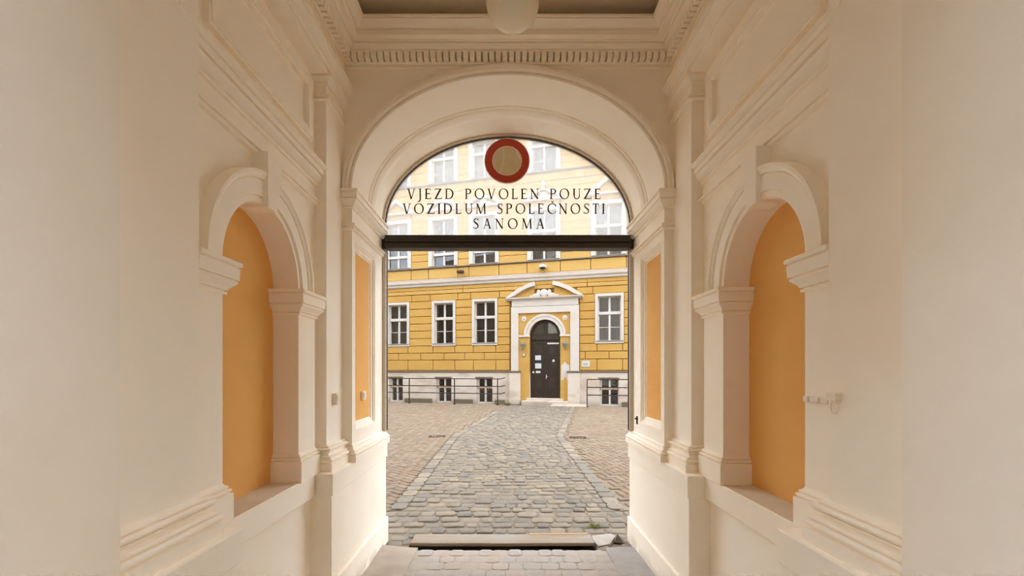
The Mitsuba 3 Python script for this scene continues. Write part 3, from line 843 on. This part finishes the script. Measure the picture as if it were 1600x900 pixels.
def paving(side_sign, label, deg):
    key = numbered('brick_paving')
    tag(key, label, kind='structure')
    # herringbone: an L of one brick along and one across, repeated
    a = math.radians(deg)
    ca, sa = math.cos(a), math.sin(a)
    out = []
    for i in range(-150, 150):
        for j in range(-75, 75):
            gx, gy = (i + 2 * j) * BW, (i - 2 * j) * BW
            for b in (0, 1):
                if b == 0:
                    lx, ly, r = gx + BW, gy + BW / 2, 0.0
                else:
                    lx, ly, r = gx + 2.5 * BW, gy, 90.0
                x, yy = lx * ca - ly * sa, lx * sa + ly * ca + 14.0
                x += side_sign * 5
                if yy < 5.5 or yy > facade_y(x) - 0.9 or abs(x) > 0.42 * yy + 1.0:
                    continue
                if side_sign < 0 and x > left_edge(yy) - 0.07 or side_sign > 0 and x < right_edge(yy) + 0.07:
                    continue
                out.append((x, yy, rng.uniform(-.005, .003), BL - .012, BW - .012, 0.05, deg + r + rng.uniform(-1, 1)))
    vis = [q for q in out if abs(q[0]) < 0.258 * q[1] + 0.05]
    vis.sort(key=lambda q: q[1])
    chosen = set(id(q) for q in vis[:290])
    dicts = [mikit.ply(bm, 'brick_%d' % i) for i in range(4)]
    rest = {i: [] for i in range(4)}
    for q in out:
        i = rng.randrange(4)
        if id(q) in chosen:
            add('brick', {**dicts[i], 'to_world': placed(None, *q)}, None, key)
        else:
            rest[i].append((bm, q))
    for i, items in rest.items():
        k2 = key + '__far_bricks' + ('' if i == 0 else '__%03d' % i)
        scene[k2] = mikit.ply(heap(items), 'brick_%d' % i)
    tag(key + '__far_bricks', 'distant paving bricks', kind='stuff')


paving(-1, 'reddish herringbone brick paving to the left of the cobbled carriageway', 45)
paving(1, 'reddish herringbone brick paving to the right of the cobbled carriageway', 10)


def drain(x, y, w, label):
    d = thing('drain_grate', label, 'drain grate', 'drain grates beside the carriageway')
    add('frame', boolean(box(x - w / 2, x + w / 2, y - .14, y + .14, -0.04, 0.008), box(x - w / 2 + .03, x + w / 2 - .03, y - .11, y + .11, -0.1, 0.1)), 'rust_iron', d)
    for k in range(5):
        xx = x - w / 2 + .05 + k * (w - .1) / 4
        add('bar', box(xx - .012, xx + .012, y - .115, y + .115, -0.03, 0.005), 'rust_iron', d)
    add('sump', box(x - w / 2 + .03, x + w / 2 - .03, y - .11, y + .11, -0.05, -0.025), 'black_gap', d)


drain(-1.80, 12.05, 0.42, 'iron drain grate in the brick paving left of the carriageway')
drain(1.80, 11.85, 0.42, 'iron drain grate in the brick paving right of the carriageway')


def weed(x, y, n, size, label, seed):
    r = np.random.default_rng(seed)
    t = thing('weed', label, 'weed')
    for k in range(n):
        a, l, up = r.uniform(0, 2 * np.pi), size * r.uniform(0.6, 1.1), r.uniform(0.15, 0.8)
        d = np.array([math.cos(a), math.sin(a), 0])
        sidev = np.array([-d[1], d[0], 0]) * l * 0.13
        p = [np.array([x, y, 0.0]) + d * l * s_ + np.array([0, 0, l * up * (s_ - 0.45 * s_ * s_)]) for s_ in (0, 0.35, 0.7, 1.0)]
        v = [p[0], p[1] - sidev, p[1] + sidev, p[2] - sidev * .9, p[2] + sidev * .9, p[3]]
        add('leaf', mesh(v, [(0, 1, 2), (1, 3, 4), (1, 4, 2), (3, 5, 4)]), 'leaf_green', t)


weed(0.93, 5.06, 14, 0.10, 'small green weed growing between the cobbles behind the right end of the beam', 1)
weed(0.90, 6.62, 8, 0.07, 'tiny weed between cobbles near the right edge of the carriageway', 2)
weed(0.02, 23.0, 22, 0.34, 'green weed at the foot of the plinth left of the brown door', 3)

add('wall_yard_left', box(-20.6, -20.0, 4.0, 30, -0.3, 9.5), 'yard_wall', label='plain side wing closing the yard on the left', kind='structure')
add('wall_yard_rear', box(-20, -7.5, 4.1, 4.69, -0.3, 13.5), 'yard_wall', label='plain yard front of the house left of the passage', kind='structure')

# ------------------------------------------------------------------ the yellow building across the yard
# local frame: u to the right along the front, w out of the wall towards the viewer, z up
DU, NW, ORG = np.array([0.96113, -0.27610, 0]), np.array([-0.27610, -0.96113, 0]), np.array([-0.05, 23.64, 0])


def fac(m):
    """A mesh in (u, -w, z) to the world."""
    m = m.copy()
    v = m.vertices
    m.vertices = ORG + v[:, :1] * DU - v[:, 1:2] * NW + v[:, 2:3] * np.array([0, 0, 1.0])
    return m


def fb(u0, u1, w0, w1, z0, z1, b=0.0):
    return fac(box(u0, u1, -w1, -w0, z0, z1, b))


def sheet(u0, u1, w, z0, z1):
    return fac(mesh([(u0, -w, z0), (u1, -w, z0), (u1, -w, z1), (u0, -w, z1)], [(0, 1, 2), (0, 2, 3)]))


def fp(pts, w0, w1):
    """A polygon in (u, z), thick from w0 to w1."""
    return fac(prism(pts, -w1, -w0, 'xz'))


bld = numbered('apartment_building')
tag(bld, 'yellow stucco building with white trimmed windows and plinth across the yard', 'building')


def bp(name, m, mat, parent=None, label=None, smooth=False, kind=None):
    return add(name, m, mat, parent or bld, label=label, smooth=smooth, kind=kind)


UL, UR = -11.0, 9.0
GROUND_WIN = [(-6.75, -5.37), (-4.04, -2.71), (-1.79, -0.42), (4.47, 5.81)]
FIRST_WIN = [(-6.92, -5.26), (-4.24, -2.58), (-1.96, -0.34), (1.13, 2.80), (4.26, 5.93)]
BASE_WIN = [(-6.57, -5.75), (-3.80, -2.93), (-1.54, -0.68), (4.68, 5.58)]
D0, D1, DZ0, DZS = 1.26, 2.80, 0.33, 3.44
DC, DR = 2.03, 0.77
cuts = [box(a + .10, b - .10, -0.5, 0.9, 3.10, 5.28) for a, b in GROUND_WIN]
cuts += [box(a + .16, b - .16, -0.5, 0.9, 7.12, 9.68) for a, b in FIRST_WIN]
cuts += [box(a + .16, b - .16, -0.5, 0.9, 11.55, 13.5) for a, b in FIRST_WIN]
cuts += [box(a, b, -0.5, 0.9, 0.03, 1.37) for a, b in BASE_WIN]
dp = [(D0, 0.0), (D1, 0.0)] + [(DC + DR * math.cos(t), DZS + DR * math.sin(t)) for t in np.linspace(0, math.pi, 28)]
cuts.append(prism(dp, -0.5, 0.9, 'xz'))
bp('wall', fac(boolean(box(UL, UR, 0, 0.6, 1.4, 15.5), *cuts)), 'stucco_joint', label='grooved yellow stucco wall face')
bp('plinth', fac(boolean(box(UL, UR, -0.06, 0.6, -0.3, 1.60), *cuts)), 'plinth_stone', label='pale rendered plinth with peeling paint')
for a, b in ((UL, 0.24), (3.71, UR)):
    bp('plinth_ledge', fb(a, b, -0.1, 0.11, 1.60, 1.685, 0.02), 'ledge_dark', label='dark weathered ledge on top of the plinth')
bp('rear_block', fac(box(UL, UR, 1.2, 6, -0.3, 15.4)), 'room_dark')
bp('eaves', fb(UL - .2, UR + .2, -0.3, 0.6, 15.2, 15.8), 'trim_white')


def course(z0, z1, joints, skip, mat='stucco_yellow', proud=0.035, gap=0.030):
    """One course of stucco blocks between the joints, left out where skip covers it."""
    cutsx = sorted(set([UL, UR] + list(joints) + [x for ab in skip for x in ab]))
    for a, b in zip(cutsx[:-1], cutsx[1:]):
        if b - a < 0.06 or any(s0 - 1e-6 <= a and b <= s1 + 1e-6 for s0, s1 in skip):
            continue
        bp('block', fb(a + gap / 2, b - gap / 2, -0.02, proud, z0 + gap / 2, z1 - gap / 2, 0.012), mat)


SURR = (0.24, 3.72)
low_a = [-10.2, -9.1, -7.9, -6.68, -5.45, -3.99, -2.75, -1.72, -0.51, 4.56, 5.75, 7.0, 8.0]
low_b = [-9.7, -8.5, -7.3, -6.02, -4.7, -3.36, -2.2, -1.13, 4.0, 5.13, 6.4, 7.5]
course(1.70, 2.25, low_a, [SURR])
course(2.25, 2.62, low_b, [SURR])
course(2.62, 3.00, low_a, [SURR])
zz = [3.00, 3.40, 3.80, 4.18, 4.57, 4.97, 5.375]
for z0, z1 in zip(zz[:-1], zz[1:]):
    course(z0, z1, [-9.0, 7.4], GROUND_WIN + [SURR])
course(5.375, 5.73, [-9, -6.84, -5.23, -4.15, -2.58, -1.88, -0.32, 4.36, 6.1, 7.6], [(0.40, 3.60)])
course(5.73, 5.94, [-8, -2.3, 4.1], [], 'stucco_yellow_pale', 0.05)
course(5.94, 6.14, [-8, -2.3, 4.1], [], 'stucco_yellow', 0.03, 0.012)
bp('string_course', fac(prism([(0.15, 6.14), (-0.08, 6.14), (-0.11, 6.18), (-0.12, 6.26), (-0.19, 6.30), (-0.21, 6.37), (-0.205, 6.385), (0.15, 6.43)], UL, UR, 'yz') if False else
   (lambda m: (setattr(m, 'vertices', m.vertices[:, [0, 1, 2]]), m)[1])(prism([(0.15, 6.14), (-0.08, 6.14), (-0.11, 6.18), (-0.12, 6.26), (-0.19, 6.30), (-0.21, 6.37), (-0.205, 6.385), (0.15, 6.43)], UL, UR, 'yz'))), 'trim_white',
   label='white string course between ground floor and first floor')
bp('string_cover', fb(UL, UR, 0.0, 0.10, 6.385, 6.53, 0.02), 'trim_pink', label='pinkish weathered course above the white band')
course(6.53, 7.08, [-9, -6.92, -5.26, -4.24, -2.58, -1.96, -0.34, 1.13, 2.80, 4.26, 5.93, 7.4], [], 'stucco_yellow_pale', 0.05, 0.03)
bp('sill_ledge', fb(UL, UR, 0.0, 0.13, 7.08, 7.135, 0.015), 'ledge_dark', label='dark thin ledge under the first floor windows')
for z in np.arange(7.135, 9.9, 0.3616):
    course(z, z + .3616, [-9, 7.4], FIRST_WIN, 'stucco_yellow_pale', 0.03, 0.02)
for z in np.arange(10.03, 11.0, 0.34):
    course(z, z + .34, [-9, 7.4], [], 'stucco_yellow_pale', 0.03, 0.02)
course(11.05, 11.46, [-8, -1.1, 4], [], 'stucco_yellow_pale', 0.05, 0.02)
bp('sill_ledge', fb(UL, UR, 0.0, 0.15, 11.455, 11.51, 0.015), 'ledge_dark', label='dark thin ledge under the second floor windows')
for z in np.arange(11.51, 13.6, 0.35):
    course(z, z + .35, [-9, 7.4], FIRST_WIN, 'stucco_yellow_pale', 0.03, 0.02)
course(13.61, 15.2, [], [], 'stucco_yellow_pale', 0.03, 0.02)


def window(a, b, z0, z1, frame, tz, bars, mid, curtain, label, deep=0.16, head=True):
    """A trimmed window: the white surround is its own mesh; casement frames, mullion, transom, panes and what shows behind are its parts."""
    w = numbered(bld + '__window')
    o = Polygon([(a, z0), (b, z0), (b, z1), (a, z1)])
    ia, ib, iz0, iz1 = a + frame, b - frame, z0 + 0.10, z1 - frame
    tr = o.difference(Polygon([(ia, iz0), (ib, iz0), (ib, iz1), (ia, iz1)]))
    sur = prism(tr, -0.075, deep, 'xz')
    scene[w] = mikit.ply(fac(sur), 'trim_white')
    tag(w, label)
    d0, d1 = -deep - .03, -deep + .03
    s = 0.055
    cas = Polygon([(ia, iz0), (ib, iz0), (ib, iz1), (ia, iz1)]).difference(Polygon([(ia + s, iz0 + s), (ib - s, iz0 + s), (ib - s, iz1 - s), (ia + s, iz1 - s)]))
    bp('casement', fac(prism(cas, -d1, -d0, 'xz')), 'window_paint', w)
    um = (ia + ib) / 2 if mid is None else mid
    bp('mullion', fb(um - .05, um + .05, d0, d1 + .03, iz0, iz1, 0.01), 'window_paint', w)
    bp('transom', fb(ia, ib, d0, d1 + .07, tz - .075, tz + .075, 0.015), 'window_paint', w)
    for z in bars:
        bp('glazing_bar', fb(ia + s, ib - s, d0 + .01, d1, z - .015, z + .015), 'window_paint', w)
    bp('sill', fb(a + .02, b - .02, d0, 0.085, z0 + .06, z0 + .13, 0.015), 'sill_metal', w)
    zs = [iz0 + s] + [q for z in bars for q in (z - .015, z + .015)] + [tz - .075, tz + .075] + [iz1 - s]
    for u0, u1 in ((ia + s, um - .05), (um + .05, ib - s)):
        for q0, q1 in zip(zs[0::2], zs[1::2]):
            bp('pane', sheet(u0 - .005, u1 + .005, -deep, q0 - .005, q1 + .005), 'pane_glass', w)
    if curtain:
        bp('curtain', fb(ia - .1, ib + .1, -deep - .30, -deep - .28, iz0, iz1 + .1), 'curtain', w, label='grey curtain behind the panes')


ROW = {0: 'ground floor', 1: 'first floor', 2: 'second floor'}
for n, (a, b) in enumerate(GROUND_WIN):
    window(a, b, 3.00, 5.375, 0.13, 4.44, [3.77], None, n in (0, 3), 'white framed ground floor window')
for n, (a, b) in enumerate(FIRST_WIN):
    window(a, b, 7.08, 9.82, 0.20, 8.62 if n > 2 else 7.83, [], None, n != 1, 'tall white framed first floor window')
    window(a, b, 11.46, 13.62, 0.20, 12.86, [12.1], None, True, 'white framed second floor window')
for n, (a, b) in enumerate(FIRST_WIN):
    c = (a + b) / 2
    p = bp('pediment', fb(a - .14, b + .14, 0.0, 0.22, 10.06, 10.16, 0.02), 'trim_white', label='white pediment above a first floor window')
    bp('frieze', fb(a + .05, b - .05, 0.0, 0.08, 9.84, 10.06), 'stucco_yellow_pale', p)
    if n in (0, 4):
        tri = [(a - .14, 10.16), (b + .14, 10.16), (c, 10.82)]
        bp('gable', fp(Polygon(tri), 0.0, 0.07), 'stucco_yellow_pale', p)
        for s in (-1, 1):
            e = c + s * ((b - a) / 2 + .16)
            bp('raking_cornice', fp([(e, 10.14), (e - s * .05, 10.28), (c, 10.90), (c, 10.72), (e - s * .25, 10.16)], 0.0, 0.22), 'trim_white', p)
    else:
        R = ((b - a) / 2 + .14)
        hh = 0.42
        rad = (R * R + hh * hh) / (2 * hh)
        t0 = math.asin(R / rad)
        broken = n == 3
        spans = ((-t0, -0.18), (0.18, t0)) if broken else ((-t0, t0),)
        for q0, q1 in spans:
            ts = np.linspace(q0, q1, 17)
            o_ = [(c + rad * math.sin(t), 10.16 + hh - rad + rad * math.cos(t) + .06) for t in ts]
            i_ = [(c + (rad - .15) * math.sin(t), 10.16 + hh - rad + (rad - .15) * math.cos(t) + .06) for t in ts[::-1]]
            bp('curved_cornice', fp(o_ + i_, 0.0, 0.22), 'trim_white', p)
        bp('cartouche', fac(cat(ball((c, -0.07, 10.34), 0.17, 2, (1.2, 0.5, 1.0)), ball((c - .28, -0.05, 10.26), 0.11, 2, (1.4, 0.5, 0.8)), ball((c + .28, -0.05, 10.26), 0.11, 2, (1.4, 0.5, 0.8)))), 'trim_white', p, smooth=True)
        if broken:
            bp('finial', fac(cat(ball((c, -0.10, 10.92), 0.11, 2), lathe([(0.16, 10.55), (0.15, 10.62), (0.07, 10.66), (0.06, 10.78), (0.10, 10.81), (0.10, 10.84)], 16, (c, -.10, 0)))), 'trim_white', p, smooth=30)

# basement windows with weathered rails
for a, b in BASE_WIN:
    w = bp('basement_window', fac(prism(Polygon([(a, .03), (b, .03), (b, 1.37), (a, 1.37)]).difference(Polygon([(a + .10, .09), (b - .05, .09), (b - .05, 1.30), (a + .10, 1.30)])), 0.10, 0.18, 'xz')), 'window_paint', label='dark basement window behind the railing')
    um = (a + b) / 2 + .02
    bp('mullion', fb(um - .045, um + .045, -.18, -.06, .05, 1.36, .01), 'window_paint', w)
    bp('rail', fb(a + .02, b - .02, -.18, -.05, .78, .90, .015), 'weathered_wood', w, label='weathered brown cross rail')
    for u0, u1 in ((a + .10, um - .045), (um + .045, b - .05)):
        for q0, q1 in ((.09, .78), (.90, 1.30)):
            bp('pane', sheet(u0, u1, -.15, q0, q1), 'pane_glass', w)
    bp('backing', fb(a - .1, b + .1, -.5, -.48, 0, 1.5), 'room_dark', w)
    bp('lintel', fb(a - .06, b + .02, 0.02, 0.10, 1.33, 1.375), 'ledge_dark', w)
for a, b in ((-9.0, -6.75), (-5.62, -4.02), (-2.78, -1.72), (-0.55, -0.02), (5.72, 8.5)):
    bp('skirting_stone', fb(a, b, 0.05, 0.12, -0.05, 0.22, 0.02), 'ledge_dark', label='dark damp stone at the foot of the plinth')

# door surround
sr = bp('door_surround', fp(Polygon([(0.33, 1.68), (0.70, 1.68), (0.70, 4.55), (3.30, 4.55), (3.30, 1.68), (3.71, 1.68), (3.71, 4.87), (0.33, 4.87)]), 0.0, 0.16), 'trim_white', label='white stone door surround with pilasters and a broken curved pediment')
bp('frieze', fb(0.36, 3.68, 0.0, 0.15, 4.885, 5.20, .01), 'trim_white', sr)
bp('cornice', fac(prism([(0.1, 5.19), (-0.17, 5.19), (-0.20, 5.22), (-0.30, 5.26), (-0.32, 5.33), (0.1, 5.36)], 0.08, 3.91, 'yz')), 'trim_white', sr)
for s, u0, u1 in ((-1, 0.24, 0.80), (1, 3.18, 3.74)):
    q = bp('pier', fb(u0, u1, 0.0, 0.24, 0.0, 1.60, .02), 'plinth_stone', sr)
    bp('pier_ledge', fb(u0 - .04, u1 + .04, 0.0, 0.28, 1.60, 1.69, .02), 'ledge_dark', sr)
tym = Polygon([(0.68, 0.2), (D0, 0.2), (D0, DZS)] + [(DC + DR * math.cos(t), DZS + DR * math.sin(t)) for t in np.linspace(math.pi, 0, 28)][1:-1] + [(D1, DZS), (D1, 0.2), (3.32, 0.2), (3.32, 4.6), (0.68, 4.6)])
bp('infill', fp(tym, 0.0, 0.078), 'stucco_yellow', sr, label='yellow stucco around the arched door')
rg = [(DC + 1.03 * math.cos(t), DZS + 1.03 * math.sin(t)) for t in np.linspace(0, math.pi, 33)] + [(DC + .775 * math.cos(t), DZS + .775 * math.sin(t)) for t in np.linspace(math.pi, 0, 33)]
bp('arch_ring', fp(rg, 0.03, 0.12), 'trim_white', sr)
rg = [(DC + 1.05 * math.cos(t), DZS + 1.05 * math.sin(t)) for t in np.linspace(0, math.pi, 33)] + [(DC + .94 * math.cos(t), DZS + .94 * math.sin(t)) for t in np.linspace(math.pi, 0, 33)]
bp('arch_moulding', fp(rg, 0.10, 0.15), 'trim_white', sr)
for u0, u1 in ((0.70, D0 + .02), (D1 - .02, 3.30)):
    bp('impost', fb(u0, u1, 0.03, 0.15, 3.36, 3.45, .015), 'trim_white', sr)
for u in (0.98, 3.03):
    bp('roundel', fac(cat(cyl((u, -.05, 4.28), (u, -.09, 4.28), 0.13, 20), ball((u, -.09, 4.28), 0.06, 2, (1, .6, 1)))), 'trim_white', sr, smooth=30)
for s in (-1, 1):
    c0 = 2.0
    ts = np.linspace(0.24, 1.0, 17)
    R = 1.91
    hh = .82
    o_ = [(c0 + s * R * t, 5.33 + hh * (1 - t ** 2) * .95 + .0) for t in ts]
    i_ = [(c0 + s * R * t * .97, 5.33 + hh * (1 - t ** 2) * .95 - .19 * (1 - .65 * max(0, (t - .8) / .2))) for t in ts[::-1]]
    i_ = [(u, max(z, 5.33)) for u, z in i_]
    bp('pediment_half', fp(Polygon(o_ + i_).buffer(0), 0.0, 0.30), 'trim_white', sr, label='curved half of the broken pediment')
    bp('pediment_back', fp(Polygon([(c0 + s * .50, 5.33), (c0 + s * 1.7, 5.33), (c0 + s * 1.2, 5.62), (c0 + s * .50, 5.85)]), 0.0, 0.10), 'stucco_yellow', sr)
cart = [ball((2.0, -.13, 5.52), 0.17, 2, (1.2, .5, 1.1))]
for s in (-1, 1):
    cart += [ball((2.0 + s * .27, -.12, 5.50), 0.13, 2, (.8, .5, 1.5)), ball((2.0 + s * .42, -.11, 5.42), 0.11, 2, (1.4, .5, .9)), ball((2.0 + s * .62, -.10, 5.385), 0.07, 2, (1.8, .5, .7))]
bp('cartouche', fac(cat(*cart)), 'trim_white', sr, label='carved white cartouche in the broken pediment', smooth=True)
bp('door_step', fb(0.9, 3.2, -0.2, 0.34, -0.05, 0.33 - .12, .02), 'plinth_stone', sr, label='low stone door step')
bp('threshold_stone', fb(1.1, 2.95, -0.2, 0.16, 0.15, 0.33, .015), 'plinth_stone', sr)
add('ramp_slab', fac(trimesh.convex.convex_hull(np.array([(2.5, -.3, .12), (4.1, -.2, .10), (4.15, -.75, .0), (2.4, -.7, .0), (2.5, -.3, -.05), (4.1, -.2, -.05)]))), 'concrete', label='low grey stone slab lying before the door step', category='slab')
patch = Polygon([(2.84, 1.2), (2.86, 1.95), (2.95, 2.02), (3.03, 2.16), (3.11, 2.02), (3.25, 1.95), (3.27, 1.0), (3.20, 1.12), (3.05, 1.42), (2.93, 1.24)])
bp('bare_patch', fp(patch, 0.06, 0.084), 'trim_white', sr, label='white scroll shaped patch on the yellow jamb right of the door')

# the door
dr_ = numbered(bld + '__door')
ins = Polygon(dp).buffer(-0.001)
hole = Polygon([(D0 + .09, DZ0), (D1 - .09, DZ0), (D1 - .09, DZS)] + [(DC + (DR - .09) * math.cos(t), DZS + (DR - .09) * math.sin(t)) for t in np.linspace(0, math.pi, 28)][1:-1] + [(D0 + .09, DZS)])
scene[dr_] = mikit.ply(fac(prism(ins.difference(hole).difference(Polygon([(0, 0), (4, 0), (4, DZ0), (0, DZ0)])), 0.14, 0.24, 'xz')), 'door_wood')
tag(dr_, 'dark brown arched double door with a fanlight')
bp('transom', fb(D0 + .05, D1 - .05, -.24, -.09, 3.20, 3.46, .02), 'door_wood', dr_)
bp('fanlight_mullion', fb(DC - .05, DC + .05, -.24, -.11, 3.46, 4.15, .01), 'door_wood', dr_)
for s in (-1, 1):
    q = [(DC + s * .07, 3.50), (DC + s * .62, 3.50)] + [(DC + s * .62 * math.cos(t), 3.50 + .62 * math.sin(t)) for t in np.linspace(0.05, 1.44, 12)]
    fr_ = Polygon(q)
    bp('fanlight_frame', fp(fr_.buffer(.05).difference(fr_.buffer(-.035)), -.22, -.14), 'door_wood', dr_)
    bp('fanlight_pane', fp(fr_, -.19, -.18), 'pane_glass', dr_)
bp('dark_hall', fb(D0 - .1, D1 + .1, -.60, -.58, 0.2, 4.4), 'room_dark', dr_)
for s in (-1, 1):
    u0, u1 = (D0 + .09, DC - .005) if s < 0 else (DC + .005, D1 - .09)
    lf = bp('leaf', fb(u0, u1, -.22, -.16, DZ0 + .01, 3.20, .005), 'door_wood', dr_)
    for z0, z1 in ((2.42, 3.06), (1.78, 2.32), (1.52, 1.70), (0.75, 1.42), (0.42, 0.66)):
        o = Polygon([(u0 + .10, z0), (u1 - .10, z0), (u1 - .10, z1), (u0 + .10, z1)])
        bp('moulding', fp(o.difference(o.buffer(-.035, join_style=2)), -.17, -.135), 'door_wood', lf)
        bp('raised_panel', fp(o.buffer(-.07, join_style=2), -.17, -.145), 'door_wood', lf)
bp('astragal', fb(DC - .04, DC + .04, -.17, -.12, DZ0 + .02, 3.18, .012), 'door_wood', dr_)
hd = bp('handle', fac(cat(box(DC + .02, DC + .06, .09, .13, 1.28, 1.50, .008), cyl((DC + .04, .10, 1.40), (DC + .04, .05, 1.40), .012), cyl((DC + .04, .05, 1.40), (DC + .14, .05, 1.40), .012))), 'brass', dr_, label='worn metal door handle')
NOT = [(1.50, 1.80, 2.22, 2.46, 'upper white paper notice on the left leaf of the brown door'), (1.50, 1.82, 1.80, 2.06, 'middle bluish paper notice on the left leaf of the brown door'), (1.53, 1.77, 1.57, 1.68, 'small lower paper notice on the left leaf of the brown door'),
       (1.36, 1.46, 1.57, 1.67, 'tiny square white sticker low on the left leaf edge'), (2.12, 2.70, 3.00, 3.08, 'long white paper strip at the top of the right door leaf'), (2.36, 2.50, 2.14, 2.24, 'small round white sticker on the right door leaf')]
for k, (u0, u1, z0, z1, lb) in enumerate(NOT):
    m = fb(u0, u1, -.132, -.126, z0, z1) if k != 5 else fac(cyl((2.43, .130, 2.19), (2.43, .124, 2.19), .065, 18))
    add('paper_notice', m, 'paper', label=lb, category='notice', group='papers stuck on the brown door')


def lantern(u, label):
    t = thing('wall_lantern', label, 'lantern')
    add('bracket', fac(cat(box(u - .05, u + .05, -.10, -.05, 2.86, 3.02, .01), cyl((u, -.08, 2.98), (u, -.20, 3.02), .015))), 'lantern_green', t)
    add('cone', fac(lathe([(0.005, 2.68), (0.03, 2.72), (0.085, 2.98), (0.09, 3.0)], 10, (u, -.20, 0))), 'lantern_green', t, smooth=30)
    add('hood', fac(lathe([(0.11, 3.0), (0.10, 3.03), (0.05, 3.08), (0.02, 3.13), (0.005, 3.16)], 10, (u, -.20, 0))), 'lantern_green', t, smooth=30)
    for s in (-1, 1):
        add('scroll', fac(cat(*[cyl((u + s * (.10 + .05 * math.sin(q)), -.20, 3.02 + .05 * math.cos(q)), (u + s * (.10 + .05 * math.sin(q + .8)), -.20, 3.02 + .05 * math.cos(q + .8)), .012, 6) for q in np.arange(0, 4.8, .8)])), 'lantern_green', t)


lantern(0.95, 'greenish wall lantern on the yellow jamb left of the brown door')
lantern(3.05, 'greenish wall lantern on the yellow jamb right of the brown door')
t = thing('doorbell_box', 'small round doorbell box below the left wall lantern', 'doorbell')
add('housing', fb(.90, 1.06, .05, .10, 2.37, 2.55, .015), 'lantern_green', t)
add('button', fac(cyl((.98, -.10, 2.47), (.98, -.125, 2.47), .055, 16)), 'brass', t)
t = thing('wall_plaque', 'small white plaque on the yellow wall right of the door surround', 'plaque')
add('plate', fb(3.83, 4.22, .03, .05, 1.88, 2.17, .004), 'paper', t)
add('print', fb(3.90, 4.14, .048, .053, 1.95, 2.06), 'trim_pink', t, label='faint grey print')
t = thing('floodlight', 'dark floodlight on the yellow wall between ground floor and first floor', 'floodlight')
add('arm', fac(cyl((-2.35, -.05, 6.82), (-2.35, -.30, 6.84), .03)), 'rust_iron', t)
add('head', fb(-2.50, -2.16, .16, .42, 6.70, 6.84, .03), 'rust_iron', t)
t = thing('dome_lamp', 'small white dome lamp on the yellow wall above the door pediment', 'lamp')
add('shade', fac(lathe([(0.20, 6.74), (0.20, 6.80), (0.15, 6.87), (0.06, 6.91), (0.005, 6.92)], 20, (1.95, -.22, 0))), 'trim_white', t, smooth=30)
add('arm', fac(cyl((1.95, -.05, 6.85), (1.95, -.2, 6.88), .025)), 'trim_white', t)
add('bulb', fac(lathe([(0.005, 6.66), (0.10, 6.69), (0.15, 6.74)], 16, (1.95, -.22, 0))), 'black_iron', t, smooth=30)


# railings before the basement windows
def railing(u0, u1, posts, label, left_free, right_free):
    t = thing('railing', label, 'railing')
    w = 0.55
    for z in (1.285, 0.91, 0.55):
        m = [cyl((u0, -w, z), (u1, -w, z), .022, 8)]
        if right_free:
            m.append(cyl((u1, -w, z), (u1 + .18, -w + .10, z + .06), .022, 8))
        add('rail', fac(cat(*m)), 'rust_iron', t, smooth=30)
    for u in posts:
        add('post', fb(u - .022, u + .022, w - .022, w + .022, -.02, 1.285), 'rust_iron', t)
    for u in posts:
        add('foot', fb(u - .06, u + .06, w - .06, w + .06, -.02, .02, .005), 'rust_iron', t)


railing(-8.6, -0.08, [-7.8, -5.10, -2.55, -0.25], 'low dark iron railing before the basement windows left of the door', False, True)
railing(4.15, 8.2, [4.15, 6.3, 8.2], 'low dark iron railing before the basement window right of the door', True, False)
